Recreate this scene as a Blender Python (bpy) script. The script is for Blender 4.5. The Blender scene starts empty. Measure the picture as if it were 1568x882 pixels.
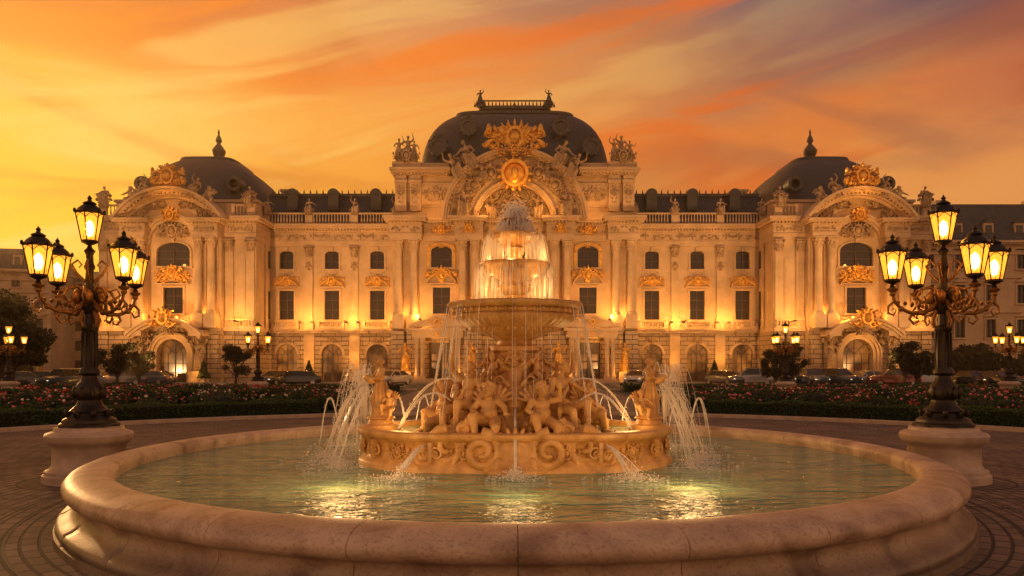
import bpy, math, random
import numpy as np
from mathutils import Vector, Matrix, Euler
pi=math.pi
R=random.Random(11)
sc=bpy.context.scene
sc.view_settings.view_transform='Standard'
sc.view_settings.look='None'
sc.view_settings.exposure=0
COL=sc.collection

# ------------------------------------------------------------------ mesh builder
CUR=[None]
class MB:
    def __init__(s): s.v=[]; s.f=[]
    def add(s,vs,fs,M=None):
        o=len(s.v)
        m=CUR[0]
        if M is not None: m = M if m is None else m@M
        if m is not None:
            A=np.array(m); P=np.asarray(vs,dtype=float)
            P=P@A[:3,:3].T+A[:3,3]
            s.v.extend(map(tuple,P))
            if m.determinant()<0: fs=[tuple(reversed(f)) for f in fs]
        else: s.v.extend([tuple(p) for p in vs])
        s.f.extend([tuple(i+o for i in f) for f in fs])
    def box(s,x0,x1,y0,y1,z0,z1,M=None):
        s.add([(x0,y0,z0),(x1,y0,z0),(x1,y1,z0),(x0,y1,z0),(x0,y0,z1),(x1,y0,z1),(x1,y1,z1),(x0,y1,z1)],
              [(0,3,2,1),(4,5,6,7),(0,1,5,4),(1,2,6,5),(2,3,7,6),(3,0,4,7)],M)
    def lathe(s,prof,c=(0,0,0),seg=16,rf=None,M=None,ph=0.0):
        vs=[];fs=[];n=len(prof)
        for i in range(seg):
            a=2*pi*i/seg+ph
            for j,(r,z) in enumerate(prof):
                k=rf(a,j) if rf else 1
                vs.append((c[0]+r*k*math.cos(a),c[1]+r*k*math.sin(a),c[2]+z))
        for i in range(seg):
            i2=(i+1)%seg
            for j in range(n-1):
                fs.append((i*n+j,i2*n+j,i2*n+j+1,i*n+j+1))
        if prof[0][0]>1e-5: fs.append(tuple(reversed([i*n for i in range(seg)])))
        if prof[-1][0]>1e-5: fs.append(tuple(i*n+n-1 for i in range(seg)))
        s.add(vs,fs,M)
    def tube(s,pts,rad,seg=6,M=None):
        pts=[Vector(p) for p in pts]; n=len(pts)
        if not hasattr(rad,'__len__'): rad=[rad]*n
        vs=[];fs=[]
        t0=(pts[1]-pts[0]).normalized()
        up=Vector((0,0,1)) if abs(t0.z)<.9 else Vector((1,0,0))
        u=t0.cross(up).normalized()
        for i,p in enumerate(pts):
            t=(pts[min(i+1,n-1)]-pts[max(i-1,0)])
            if t.length<1e-9: t=t0
            t=t.normalized()
            u=(u-t*u.dot(t))
            if u.length<1e-6: u=t.orthogonal()
            u.normalize(); w=t.cross(u)
            for k in range(seg):
                a=2*pi*k/seg
                vs.append(tuple(p+(u*math.cos(a)+w*math.sin(a))*rad[i]))
        for i in range(n-1):
            for k in range(seg):
                k2=(k+1)%seg
                fs.append((i*seg+k,i*seg+k2,(i+1)*seg+k2,(i+1)*seg+k))
        fs.append(tuple(reversed(range(seg)))); fs.append(tuple((n-1)*seg+k for k in range(seg)))
        s.add(vs,fs,M)
    def cap(s,p0,p1,r0,r1,seg=10,M=None):
        p0=Vector(p0);p1=Vector(p1);d=(p1-p0);L=d.length;d.normalize()
        P=[];Q=[]
        for a in (80,55,30,0):
            a=math.radians(a); P.append(p0-d*r0*math.sin(a)); Q.append(r0*math.cos(a))
        for a in (0,30,55,80):
            a=math.radians(a); P.append(p1+d*r1*math.sin(a)); Q.append(r1*math.cos(a))
        s.tube(P,Q,seg,M)
    def ell(s,c,r,rot=None,seg=10,rings=7,M=None):
        vs=[];fs=[]
        if not hasattr(r,'__len__'): r=(r,r,r)
        E=Euler(rot).to_matrix() if rot else None
        c=Vector(c)
        for j in range(1,rings):
            p=pi*j/rings
            for i in range(seg):
                a=2*pi*i/seg
                q=Vector((r[0]*math.sin(p)*math.cos(a),r[1]*math.sin(p)*math.sin(a),r[2]*math.cos(p)))
                if E: q=E@q
                vs.append(tuple(q+c))
        t=Vector((0,0,r[2]))
        if E: t=E@t
        vs.append(tuple(c+t)); vs.append(tuple(c-t))
        T=len(vs)-2
        for j in range(rings-2):
            for i in range(seg):
                i2=(i+1)%seg
                fs.append((j*seg+i,(j+1)*seg+i,(j+1)*seg+i2,j*seg+i2))
        for i in range(seg):
            i2=(i+1)%seg
            fs.append((T,i,i2)); fs.append((T+1,(rings-2)*seg+i2,(rings-2)*seg+i))
        s.add(vs,fs,M)
    def band(s,cx,cz,ri,ro,y0,y1,a0=0,a1=180,n=24,kz=1.0,M=None):
        # annular sector in XZ, extruded along y (y0 = front)
        vs=[];fs=[]
        for i in range(n+1):
            a=math.radians(a0+(a1-a0)*i/n); c=math.cos(a);q=math.sin(a)*kz
            vs+= [(cx+ri*c,y0,cz+ri*q),(cx+ro*c,y0,cz+ro*q),(cx+ro*c,y1,cz+ro*q),(cx+ri*c,y1,cz+ri*q)]
        for i in range(n):
            b=i*4;e=b+4
            for k in range(4):
                k2=(k+1)%4
                fs.append((b+k,e+k,e+k2,b+k2))
        if abs(a1-a0)<359.9:
            fs.append((0,1,2,3)); fs.append((n*4+3,n*4+2,n*4+1,n*4))
        s.add(vs,fs,M)
    def prism(s,poly,y0,y1,M=None):
        n=len(poly)
        vs=[(x,y0,z) for x,z in poly]+[(x,y1,z) for x,z in poly]
        fs=[tuple(range(n)),tuple(reversed(range(n,2*n)))]
        for i in range(n):
            j=(i+1)%n; fs.append((i,i+n,j+n,j))
        s.add(vs,fs,M)
    def tpl(s,t,M=None): s.add(t[0],t[1],M)
def T(x,y,z): return Matrix.Translation((x,y,z))
def RZ(a): return Matrix.Rotation(math.radians(a),4,'Z')
def RX(a): return Matrix.Rotation(math.radians(a),4,'X')
def RY(a): return Matrix.Rotation(math.radians(a),4,'Y')
def S(x,y=None,z=None):
    if y is None: y=z=x
    return Matrix.Diagonal((x,y,z,1))

def mkmesh(mb,name,mat,smooth=False,ang=None):
    me=bpy.data.meshes.new(name); me.from_pydata(mb.v,[],mb.f); me.update()
    if mat: me.materials.append(mat)
    if smooth:
        me.polygons.foreach_set('use_smooth',[True]*len(me.polygons))
        if ang:
            try: me.set_sharp_from_angle(angle=math.radians(ang))
            except Exception: pass
    return me
def obj(me,name,parent=None,loc=None):
    o=bpy.data.objects.new(name,me); COL.objects.link(o)
    if parent: o.parent=parent
    if loc: o.location=loc
    return o
def emit_obj(mb,name,mat,parent=None,smooth=False,ang=40,loc=None):
    if not mb.v: return None
    return obj(mkmesh(mb,name,mat,smooth,ang if smooth else None),name,parent,loc)
def empty(name,loc=(0,0,0)):
    o=bpy.data.objects.new(name,None); COL.objects.link(o); o.location=loc; o.empty_display_size=.5
    return o
def light(name,kind,loc,energy,color,radius=.1,parent=None,rot=None,spot=None):
    l=bpy.data.lights.new(name,kind); l.energy=energy; l.color=color
    if kind!='SUN': l.shadow_soft_size=radius
    if spot: l.spot_size=math.radians(spot); l.spot_blend=.9
    o=bpy.data.objects.new(name,l); COL.objects.link(o); o.location=loc
    if rot: o.rotation_euler=rot
    if parent: o.parent=parent
    return o
def npmesh(name,V,F,mat):
    me=bpy.data.meshes.new(name); n=len(V); k=F.shape[1]; m=len(F)
    me.vertices.add(n); me.vertices.foreach_set('co',V.astype(np.float32).ravel())
    me.loops.add(m*k); me.loops.foreach_set('vertex_index',F.astype(np.int32).ravel())
    me.polygons.add(m); me.polygons.foreach_set('loop_start',np.arange(0,m*k,k,dtype=np.int32))
    me.update(calc_edges=True); me.materials.append(mat); return me
NR=np.random.default_rng(5)
def leafquads(P,size,flat=0.0,aspect=.6):
    n=len(P)
    a=NR.normal(size=(n,3)); a/=np.linalg.norm(a,axis=1)[:,None]
    b=NR.normal(size=(n,3)); b-=a*(a*b).sum(1)[:,None]; b/=np.linalg.norm(b,axis=1)[:,None]
    sz=size*(.6+.8*NR.random(n))[:,None]
    a=a*sz*.5; b=b*sz*.5*aspect
    V=np.stack([P-a,P+b*1.0,P+a,P-b*1.0],1).reshape(-1,3)
    F=np.arange(4*n).reshape(n,4)
    return V,F

# ------------------------------------------------------------------ materials
def newmat(name):
    m=bpy.data.materials.new(name); m.use_nodes=True
    nt=m.node_tree; b=nt.nodes['Principled BSDF']; return m,nt,b
def N(nt,t,**k):
    n=nt.nodes.new(t)
    for a,v in k.items(): setattr(n,a,v)
    return n
def mat(name,c,rough=.6,metal=0,var=.25,scale=2.0,bump=.3,bscale=18,c2=None,spec=None,bdist=.02,stretch=None):
    m,nt,b=newmat(name); L=nt.links.new
    tc=N(nt,'ShaderNodeTexCoord'); mp=N(nt,'ShaderNodeMapping')
    L(tc.outputs['Object'],mp.inputs[0])
    if stretch: mp.inputs['Scale'].default_value=stretch
    n=N(nt,'ShaderNodeTexNoise'); n.inputs['Scale'].default_value=scale; n.inputs['Detail'].default_value=8; n.inputs['Roughness'].default_value=.65
    L(mp.outputs[0],n.inputs['Vector'])
    r=N(nt,'ShaderNodeValToRGB'); r.color_ramp.elements[0].position=.3; r.color_ramp.elements[1].position=.7
    d=c2 or tuple(x*(1-var) for x in c)
    u=c if c2 else tuple(min(1,x*(1+var)) for x in c)
    r.color_ramp.elements[0].color=(*d,1); r.color_ramp.elements[1].color=(*u,1)
    L(n.outputs['Fac'],r.inputs[0]); L(r.outputs[0],b.inputs['Base Color'])
    b.inputs['Roughness'].default_value=rough; b.inputs['Metallic'].default_value=metal
    if spec is not None: b.inputs['Specular IOR Level'].default_value=spec
    if bump:
        n2=N(nt,'ShaderNodeTexNoise'); n2.inputs['Scale'].default_value=bscale; n2.inputs['Detail'].default_value=6
        L(tc.outputs['Object'],n2.inputs['Vector'])
        bp=N(nt,'ShaderNodeBump'); bp.inputs['Strength'].default_value=bump; bp.inputs['Distance'].default_value=bdist
        L(n2.outputs['Fac'],bp.inputs['Height']); L(bp.outputs[0],b.inputs['Normal'])
    return m
def brickmat(name,c1,c2,mort,w,h,ms,rough=.7,bump=.6,polar=False,bdist=.03,noise=.5):
    m,nt,b=newmat(name); L=nt.links.new
    tc=N(nt,'ShaderNodeTexCoord'); sp=N(nt,'ShaderNodeSeparateXYZ'); L(tc.outputs['Object'],sp.inputs[0])
    cb=N(nt,'ShaderNodeCombineXYZ')
    def M(op,a,bb=None):
        q=N(nt,'ShaderNodeMath',operation=op)
        for i,x in enumerate((a,bb)):
            if x is None: continue
            if hasattr(x,'is_output') or hasattr(x,'links'): L(x,q.inputs[i])
            else: q.inputs[i].default_value=x
        return q.outputs[0]
    if polar:
        X,Y=sp.outputs[0],sp.outputs[1]
        rr=M('SQRT',M('ADD',M('MULTIPLY',X,X),M('MULTIPLY',Y,Y)))
        th=M('ARCTAN2',Y,X)
        k=M('ADD',M('MULTIPLY',M('FLOOR',M('DIVIDE',rr,1.6)),1.6),.8)
        L(M('MULTIPLY',th,k),cb.inputs[0]); L(rr,cb.inputs[1])
    elif name.startswith('flat'):
        L(sp.outputs[0],cb.inputs[0]); L(sp.outputs[1],cb.inputs[1])
    else:
        L(M('ADD',sp.outputs[0],sp.outputs[1]),cb.inputs[0]); L(sp.outputs[2],cb.inputs[1])
    br=N(nt,'ShaderNodeTexBrick'); L(cb.outputs[0],br.inputs['Vector'])
    br.inputs['Scale'].default_value=1; br.inputs['Brick Width'].default_value=w; br.inputs['Row Height'].default_value=h
    br.inputs['Mortar Size'].default_value=ms; br.inputs['Mortar Smooth'].default_value=.3
    br.inputs['Color1'].default_value=(*c1,1); br.inputs['Color2'].default_value=(*c2,1); br.inputs['Mortar'].default_value=(*mort,1)
    n=N(nt,'ShaderNodeTexNoise'); n.inputs['Scale'].default_value=.9; n.inputs['Detail'].default_value=8
    L(tc.outputs['Object'],n.inputs['Vector'])
    mx=N(nt,'ShaderNodeMix',data_type='RGBA',blend_type='MULTIPLY'); mx.inputs[0].default_value=noise
    rp=N(nt,'ShaderNodeValToRGB'); rp.color_ramp.elements[0].position=.3; rp.color_ramp.elements[1].position=.65
    rp.color_ramp.elements[0].color=(.35,.33,.3,1)
    L(n.outputs['Fac'],rp.inputs[0]); L(br.outputs['Color'],mx.inputs[6]); L(rp.outputs[0],mx.inputs[7])
    L(mx.outputs[2],b.inputs['Base Color']); b.inputs['Roughness'].default_value=rough
    n2=N(nt,'ShaderNodeTexNoise'); n2.inputs['Scale'].default_value=25; L(tc.outputs['Object'],n2.inputs['Vector'])
    inv=M('SUBTRACT',1.0,br.outputs['Fac']); ad=M('ADD',inv,M('MULTIPLY',n2.outputs['Fac'],.35))
    bp=N(nt,'ShaderNodeBump'); bp.inputs['Strength'].default_value=bump; bp.inputs['Distance'].default_value=bdist
    L(ad,bp.inputs['Height']); L(bp.outputs[0],b.inputs['Normal'])
    return m
def emat(name,c,s,rough=.5):
    m,nt,b=newmat(name); b.inputs['Base Color'].default_value=(*[x*.5 for x in c],1)
    b.inputs['Emission Color'].default_value=(*c,1); b.inputs['Emission Strength'].default_value=s; b.inputs['Roughness'].default_value=rough
    return m
M_stone=mat('palace_limestone',(.56,.375,.20),.75,var=.24,scale=.5,bump=.5,bscale=3,bdist=.05)
M_relief=mat('palace_carved_stone',(.58,.39,.21),.7,c2=(.22,.125,.055),scale=1.6,bump=.6,bscale=6,bdist=.05)
M_rust=brickmat('palace_rusticated_stone',(.53,.36,.20),(.47,.32,.175),(.14,.08,.04),1.6,.52,.045,bump=.9,bdist=.08,noise=.3)
M_gold=mat('gilding',(.98,.53,.09),.36,metal=.5,var=.3,c2=(.50,.22,.03),scale=2.2,bump=.3,bscale=8)
M_slate=brickmat('roof_slate',(.055,.053,.050),(.032,.034,.034),(.015,.015,.015),.5,.34,.035,rough=.5,bump=.8,noise=.5)
M_lead=mat('roof_lead',(.05,.048,.042),.45,metal=.4,var=.4,scale=1.5)
M_frame=mat('window_wood',(.07,.032,.015),.5,var=.3)
M_iron=mat('cast_iron_bronze',(.028,.018,.011),.42,metal=.55,var=.4,scale=6,bump=.4,bscale=40,bdist=.01)
M_arms=mat('lamp_gilt_bronze',(.26,.12,.03),.42,metal=.6,var=.45,scale=9,bump=.4,bscale=40,bdist=.01)
m,nt,b=newmat('window_glass'); b.inputs['Base Color'].default_value=(.02,.014,.01,1); b.inputs['Roughness'].default_value=.08; M_glass=m
n=N(nt,'ShaderNodeTexNoise'); n.inputs['Scale'].default_value=1.2
tc=N(nt,'ShaderNodeTexCoord'); nt.links.new(tc.outputs['Object'],n.inputs['Vector'])
bp=N(nt,'ShaderNodeBump'); bp.inputs['Strength'].default_value=.15; bp.inputs['Distance'].default_value=.05; nt.links.new(n.outputs['Fac'],bp.inputs['Height']); nt.links.new(bp.outputs[0],b.inputs['Normal'])
m,nt,b=newmat('lit_interior'); M_lit=m
tc=N(nt,'ShaderNodeTexCoord'); vo=N(nt,'ShaderNodeTexNoise'); vo.inputs['Scale'].default_value=.55; vo.inputs['Detail'].default_value=2
nt.links.new(tc.outputs['Object'],vo.inputs['Vector'])
rp=N(nt,'ShaderNodeValToRGB'); e=rp.color_ramp.elements; e[0].position=.36; e[0].color=(.035,.008,.002,1); e[1].position=.8; e[1].color=(1,.31,.045,1)
nt.links.new(vo.outputs['Fac'],rp.inputs[0]); nt.links.new(rp.outputs[0],b.inputs['Emission Color']); b.inputs['Emission Strength'].default_value=.6
b.inputs['Base Color'].default_value=(.05,.018,.008,1); b.inputs['Roughness'].default_value=.12
M_core=mat('blocker_dark',(.02,.015,.012),.9,bump=0)  # for the near-black box behind the windows, added to block light
M_fount=mat('fountain_stone',(.74,.43,.15),.40,c2=(.34,.16,.04),scale=3.2,bump=.5,bscale=22,bdist=.012)
def marble():
    m,nt,b=newmat('basin_marble'); L=nt.links.new
    tc=N(nt,'ShaderNodeTexCoord')
    n1=N(nt,'ShaderNodeTexNoise'); n1.inputs['Scale'].default_value=1.3; n1.inputs['Detail'].default_value=9; n1.inputs['Distortion'].default_value=1.2
    n2=N(nt,'ShaderNodeTexNoise'); n2.inputs['Scale'].default_value=30; n2.inputs['Detail'].default_value=6
    L(tc.outputs['Object'],n1.inputs['Vector']); L(tc.outputs['Object'],n2.inputs['Vector'])
    r=N(nt,'ShaderNodeValToRGB'); e=r.color_ramp.elements
    e[0].position=.3; e[0].color=(.23,.14,.085,1); e[1].position=.62; e[1].color=(.56,.40,.27,1)
    x=r.color_ramp.elements.new(.45); x.color=(.42,.285,.19,1)
    L(n1.outputs['Fac'],r.inputs[0])
    r2=N(nt,'ShaderNodeValToRGB'); r2.color_ramp.elements[0].position=.3; r2.color_ramp.elements[0].color=(.55,.5,.45,1); r2.color_ramp.elements[1].position=.5
    L(n2.outputs['Fac'],r2.inputs[0])
    mx=N(nt,'ShaderNodeMix',data_type='RGBA',blend_type='MULTIPLY'); mx.inputs[0].default_value=.7
    L(r.outputs[0],mx.inputs[6]); L(r2.outputs[0],mx.inputs[7])
    # shade below the bullnose painted into the colour, darker towards the foot
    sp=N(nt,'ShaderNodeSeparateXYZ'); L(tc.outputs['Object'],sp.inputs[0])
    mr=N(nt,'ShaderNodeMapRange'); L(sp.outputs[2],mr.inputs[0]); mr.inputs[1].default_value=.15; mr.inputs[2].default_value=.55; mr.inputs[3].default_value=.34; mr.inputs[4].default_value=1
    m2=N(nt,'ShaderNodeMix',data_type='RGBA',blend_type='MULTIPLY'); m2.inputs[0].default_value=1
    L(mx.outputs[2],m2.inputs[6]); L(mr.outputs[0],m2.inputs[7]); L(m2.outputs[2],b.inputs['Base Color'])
    rr=N(nt,'ShaderNodeMapRange'); rr.inputs[3].default_value=.38; rr.inputs[4].default_value=.62
    L(n1.outputs['Fac'],rr.inputs[0]); L(rr.outputs[0],b.inputs['Roughness'])
    bp=N(nt,'ShaderNodeBump'); bp.inputs['Strength'].default_value=.3; bp.inputs['Distance'].default_value=.008
    L(n2.outputs['Fac'],bp.inputs['Height']); L(bp.outputs[0],b.inputs['Normal'])
    return m
M_marble=marble()
M_ped=mat('pedestal_marble',(.48,.35,.26),.5,c2=(.28,.19,.13),scale=2.2,bump=.3,bscale=25,bdist=.01)
M_pave=brickmat('plaza_paving_setts',(.25,.16,.11),(.15,.097,.07),(.035,.022,.015),.40,.20,.022,rough=.78,bump=.9,polar=True,bdist=.02,noise=.7)
M_path=brickmat('flat_path_setts',(.30,.20,.13),(.23,.15,.10),(.08,.05,.03),.5,.3,.015,rough=.75,noise=.5)
M_ground=mat('ground_gravel',(.09,.062,.04),.9,scale=.3,var=.4)
M_band=mat('dark_paving_band',(.03,.02,.015),.7,scale=4)
M_kerb=mat('kerb_stone',(.38,.27,.18),.6,scale=3)
M_asph=mat('asphalt',(.05,.043,.036),.7,scale=2,bscale=60)
M_line=mat('road_paint',(.6,.55,.45),.6,scale=5)
M_lawn=mat('lawn_grass',(.035,.05,.012),.95,c2=(.02,.03,.008),scale=1.2,bump=1,bscale=30,bdist=.05)
def leafmat(name,c,c2):
    m=mat(name,c,.6,c2=c2,scale=.9,bump=0); nt=m.node_tree; b=nt.nodes['Principled BSDF']
    out=nt.nodes['Material Output']; tr=N(nt,'ShaderNodeBsdfTranslucent'); tr.inputs[0].default_value=(c[0]*1.6,c[1]*1.6,c[2],1)
    mx=N(nt,'ShaderNodeMixShader'); mx.inputs[0].default_value=.25
    nt.links.new(b.outputs[0],mx.inputs[1]); nt.links.new(tr.outputs[0],mx.inputs[2]); nt.links.new(mx.outputs[0],out.inputs[0])
    return m
M_leaf=leafmat('hedge_leaves',(.05,.085,.015),(.018,.032,.007))
M_rleaf=leafmat('rose_leaves',(.045,.065,.014),(.014,.022,.006))
M_tleaf=leafmat('tree_leaves',(.05,.045,.013),(.015,.017,.005))
M_bark=mat('bark',(.05,.032,.02),.9)
M_dkgreen=mat('shaded_foliage',(.010,.014,.005),1,bump=0)  # near-black, paints the shade deep inside hedges and bushes
M_rose=[mat('rose_red',(.40,.014,.018),.6,bump=0),mat('rose_pink',(.58,.14,.15),.6,bump=0),mat('rose_white',(.64,.48,.38),.6,bump=0)]
def watermat():
    m,nt,b=newmat('pool_water'); L=nt.links.new
    tc=N(nt,'ShaderNodeTexCoord'); mp=N(nt,'ShaderNodeMapping'); mp.inputs['Scale'].default_value=(.7,1.5,1)
    L(tc.outputs['Object'],mp.inputs[0])
    n1=N(nt,'ShaderNodeTexNoise'); n1.inputs['Scale'].default_value=2.4; n1.inputs['Detail'].default_value=3; n1.inputs['Distortion'].default_value=.9
    n2=N(nt,'ShaderNodeTexNoise'); n2.inputs['Scale'].default_value=7; n2.inputs['Detail'].default_value=2; n2.inputs['Distortion'].default_value=.6
    L(mp.outputs[0],n1.inputs['Vector']); L(mp.outputs[0],n2.inputs['Vector'])
    a=N(nt,'ShaderNodeMath',operation='MULTIPLY_ADD'); L(n2.outputs['Fac'],a.inputs[0]); a.inputs[1].default_value=.30; L(n1.outputs['Fac'],a.inputs[2])
    bp=N(nt,'ShaderNodeBump'); bp.inputs['Strength'].default_value=1; bp.inputs['Distance'].default_value=.24
    L(a.outputs[0],bp.inputs['Height']); L(bp.outputs[0],b.inputs['Normal'])
    r=N(nt,'ShaderNodeValToRGB'); e=r.color_ramp.elements
    e[0].position=.35; e[0].color=(.07,.17,.12,1); e[1].position=.7; e[1].color=(.27,.38,.22,1)
    L(n1.outputs['Fac'],r.inputs[0]); L(r.outputs[0],b.inputs['Base Color'])
    b.inputs['Roughness'].default_value=.02; b.inputs['IOR'].default_value=1.5
    return m
M_water=watermat()
def jetmat(name,alpha):
    m,nt,b=newmat(name); L=nt.links.new; out=nt.nodes['Material Output']
    b.inputs['Base Color'].default_value=(.97,.93,.88,1); b.inputs['Roughness'].default_value=.15
    tr=N(nt,'ShaderNodeBsdfTranslucent'); tr.inputs[0].default_value=(.97,.93,.88,1)
    m1=N(nt,'ShaderNodeMixShader'); m1.inputs[0].default_value=.5; L(b.outputs[0],m1.inputs[1]); L(tr.outputs[0],m1.inputs[2])
    tp=N(nt,'ShaderNodeBsdfTransparent'); m2=N(nt,'ShaderNodeMixShader'); m2.inputs[0].default_value=alpha
    L(tp.outputs[0],m2.inputs[1]); L(m1.outputs[0],m2.inputs[2]); L(m2.outputs[0],out.inputs[0]); return m
M_jet=jetmat('falling_water',.75)
m,nt,b=newmat('lantern_amber_glass'); M_lg=m; out=nt.nodes['Material Output']
em=N(nt,'ShaderNodeEmission'); em.inputs[0].default_value=(1,.345,.03,1); em.inputs[1].default_value=2.8
tp=N(nt,'ShaderNodeBsdfTransparent'); tp.inputs[0].default_value=(1,.66,.24,1)
mx=N(nt,'ShaderNodeMixShader'); mx.inputs[0].default_value=.6
nt.links.new(tp.outputs[0],mx.inputs[1]); nt.links.new(em.outputs[0],mx.inputs[2]); nt.links.new(mx.outputs[0],out.inputs[0])
M_bulb=emat('lamp_bulb',(1,.56,.16),75)

# ------------------------------------------------------------------ carved figures (voxel-fused, one surface)
def remesh(mb,voxel,smooth=2):
    me=bpy.data.meshes.new('t'); me.from_pydata(mb.v,[],mb.f); me.update()
    o=bpy.data.objects.new('t',me); COL.objects.link(o)
    r=o.modifiers.new('r','REMESH'); r.mode='VOXEL'; r.voxel_size=voxel
    if smooth:
        s=o.modifiers.new('s','SMOOTH'); s.factor=.5; s.iterations=smooth
    dg=bpy.context.evaluated_depsgraph_get(); dg.update()
    e=o.evaluated_get(dg); m2=e.to_mesh()
    v=np.empty(len(m2.vertices)*3); m2.vertices.foreach_get('co',v); v=v.reshape(-1,3)
    f=[tuple(p.vertices) for p in m2.polygons]
    e.to_mesh_clear(); bpy.data.objects.remove(o); bpy.data.meshes.remove(me)
    return (v,f)
def hand(mb,p,d,r):
    p=Vector(p);d=Vector(d).normalized(); side=d.cross(Vector((0,0,1)))
    if side.length<.1: side=Vector((1,0,0))
    side.normalize(); dn=side.cross(d)
    mb.ell(p+d*r*1.2,(r*1.15,r*1.15,r*1.15),seg=8,rings=6)
    for i,l in enumerate((1.7,2.1,2.0,1.5)):
        q=p+d*r*1.8+side*r*(i-1.5)*.62; k=q+d*r*l*.6; mb.cap(q,k,r*.3,r*.28,6); mb.cap(k,k+(d+dn*.5)*r*l*.5,r*.28,r*.22,6)
    mb.cap(p+d*r-side*r*.9,p+d*r*1.9-side*r*1.9,r*.33,r*.25,6)
def head(mb,c,r,yaw=0,hair=True,long=False):
    c=Vector(c); E=Euler((0,0,yaw)).to_matrix()
    def P(x,y,z): return c+E@Vector((x*r,y*r,z*r))
    mb.ell(c,(r*.78,r*.92,r),(0,0,yaw),12,9)
    mb.ell(P(0,-.45,-.5),(r*.5,r*.45,r*.48),(0,0,yaw),8,6)
    mb.cap(P(0,-.88,.12),P(0,-1.1,-.2),r*.09,r*.15,6)
    for s in(-1,1):
        mb.cap(P(s*.14,-.9,.2),P(s*.5,-.78,.22),r*.08,r*.07,6)
        mb.ell(P(s*.3,-.78,.03),r*.12,seg=6,rings=5)
        mb.ell(P(s*.78,0,0),(r*.1,r*.18,r*.25),(0,0,yaw),6,5)
    mb.cap(P(-.2,-.93,-.45),P(.2,-.93,-.45),r*.08,r*.08,6)
    if hair:
        for i in range(26):
            a=R.uniform(0,2*pi); e=R.uniform(.1,1.4)
            y=math.sin(a)*math.cos(e)
            if y<-.55 and e<.6: continue
            mb.ell(P(.85*math.cos(a)*math.cos(e),.1+.9*y,.15+.95*math.sin(e)),r*.24,seg=6,rings=5)
        mb.ell(P(0,.85,.2),r*.5,seg=8,rings=6)
def robed(arms='up'):
    mb=MB()
    head(mb,(0,-.012,.925),.062,.2)
    mb.cap((0,0,.88),(0,.005,.82),.03,.036)
    mb.ell((0,0,.76),(.10,.062,.085)); mb.ell((0,.0,.67),(.078,.055,.09)); mb.ell((0,.0,.56),(.105,.075,.09))
    for s in(-1,1): mb.ell((s*.042,-.05,.745),(.036,.032,.036)); mb.ell((s*.115,0,.80),.034)
    fold=lambda a,j:1+.10*math.sin(9*a+j*.25)+.05*math.sin(17*a-j*.3)
    mb.lathe([(.085,.60),(.112,.52),(.125,.42),(.13,.3),(.138,.18),(.15,.06),(.165,0)],seg=60,rf=fold)
    mb.cap((.05,-.02,.52),(.07,-.115,.32),.07,.055); mb.cap((.07,-.115,.32),(.06,-.09,.06),.055,.04)
    mb.ell((.06,-.15,.015),(.03,.06,.02))
    pts=[(-.10,-.04,.80),(-.02,-.075,.70),(.07,-.07,.60),(.12,-.02,.5),(.15,.03,.36),(.14,.05,.2)]
    mb.tube(pts,[.02,.022,.028,.032,.028,.012],7)
    if arms=='up':
        A=[((-.125,0,.80),(-.20,-.05,.88),(-.16,-.08,1.02)),((.125,0,.80),(.2,-.05,.68),(.13,-.14,.62))]
    elif arms=='jar':
        A=[((-.125,0,.80),(-.19,-.06,.68),(-.10,-.16,.66)),((.125,0,.80),(.19,-.08,.68),(.09,-.17,.60))]
        mb.lathe([(0,-.09),(.03,-.09),(.06,-.04),(.07,.02),(.045,.07),(.03,.09),(.045,.11),(0,.11)],seg=14,M=T(-.02,-.2,.64)@RX(60))
    else:
        A=[((-.125,0,.80),(-.21,-.01,.67),(-.24,-.08,.56)),((.125,0,.80),(.22,-.02,.72),(.26,-.1,.82))]
    for a,b_,c in A:
        mb.cap(a,b_,.036,.028); mb.cap(b_,c,.028,.019); hand(mb,c,Vector(c)-Vector(b_),.02)
    return mb
def seated(nude=True,arm=0):
    mb=MB()
    head(mb,(.02,-.05,.53),.066,-.3 if arm else .3)
    mb.cap((0,-.02,.47),(0,0,.42),.032,.042)
    mb.ell((0,0,.34),(.115,.075,.1),(-.1,0,0)); mb.ell((0,.01,.22),(.09,.068,.1)); mb.ell((0,.02,.09),(.12,.10,.09))
    for s in(-1,1):
        mb.ell((s*.13,0,.39),.042)
        k=(s*.13,-.30,.07+.05*s); f=(s*.12,-.33,-.25+.05*s)
        mb.cap((s*.07,-.02,.06),k,.082,.056); mb.cap(k,f,.054,.032); mb.ell((f[0],f[1]-.05,f[2]-.02),(.032,.07,.024))
    if arm: A=[((-.13,0,.39),(-.24,-.06,.5),(-.19,-.12,.66)),((.13,0,.39),(.22,.03,.22),(.2,-.1,.1))]
    else: A=[((-.13,0,.39),(-.21,-.02,.22),(-.15,-.2,.15)),((.13,0,.39),(.26,-.03,.30),(.36,-.12,.24))]
    for a,b_,c in A:
        mb.cap(a,b_,.04,.032); mb.cap(b_,c,.032,.022); hand(mb,c,Vector(c)-Vector(b_),.022)
    if not nude:
        fold=lambda a,j:1+.12*math.sin(8*a+j*.4)
        mb.lathe([(.13,.12),(.17,.03),(.19,-.1),(.2,-.28),(.21,-.36)],c=(0,-.12,0),seg=48,rf=fold)
    pts=[(.12,.05,.42),(.02,-.09,.30),(-.10,-.07,.14),(-.16,-.12,.05),(-.2,-.15,-.15)]
    mb.tube(pts,[.02,.026,.034,.04,.02],7)
    return mb
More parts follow.
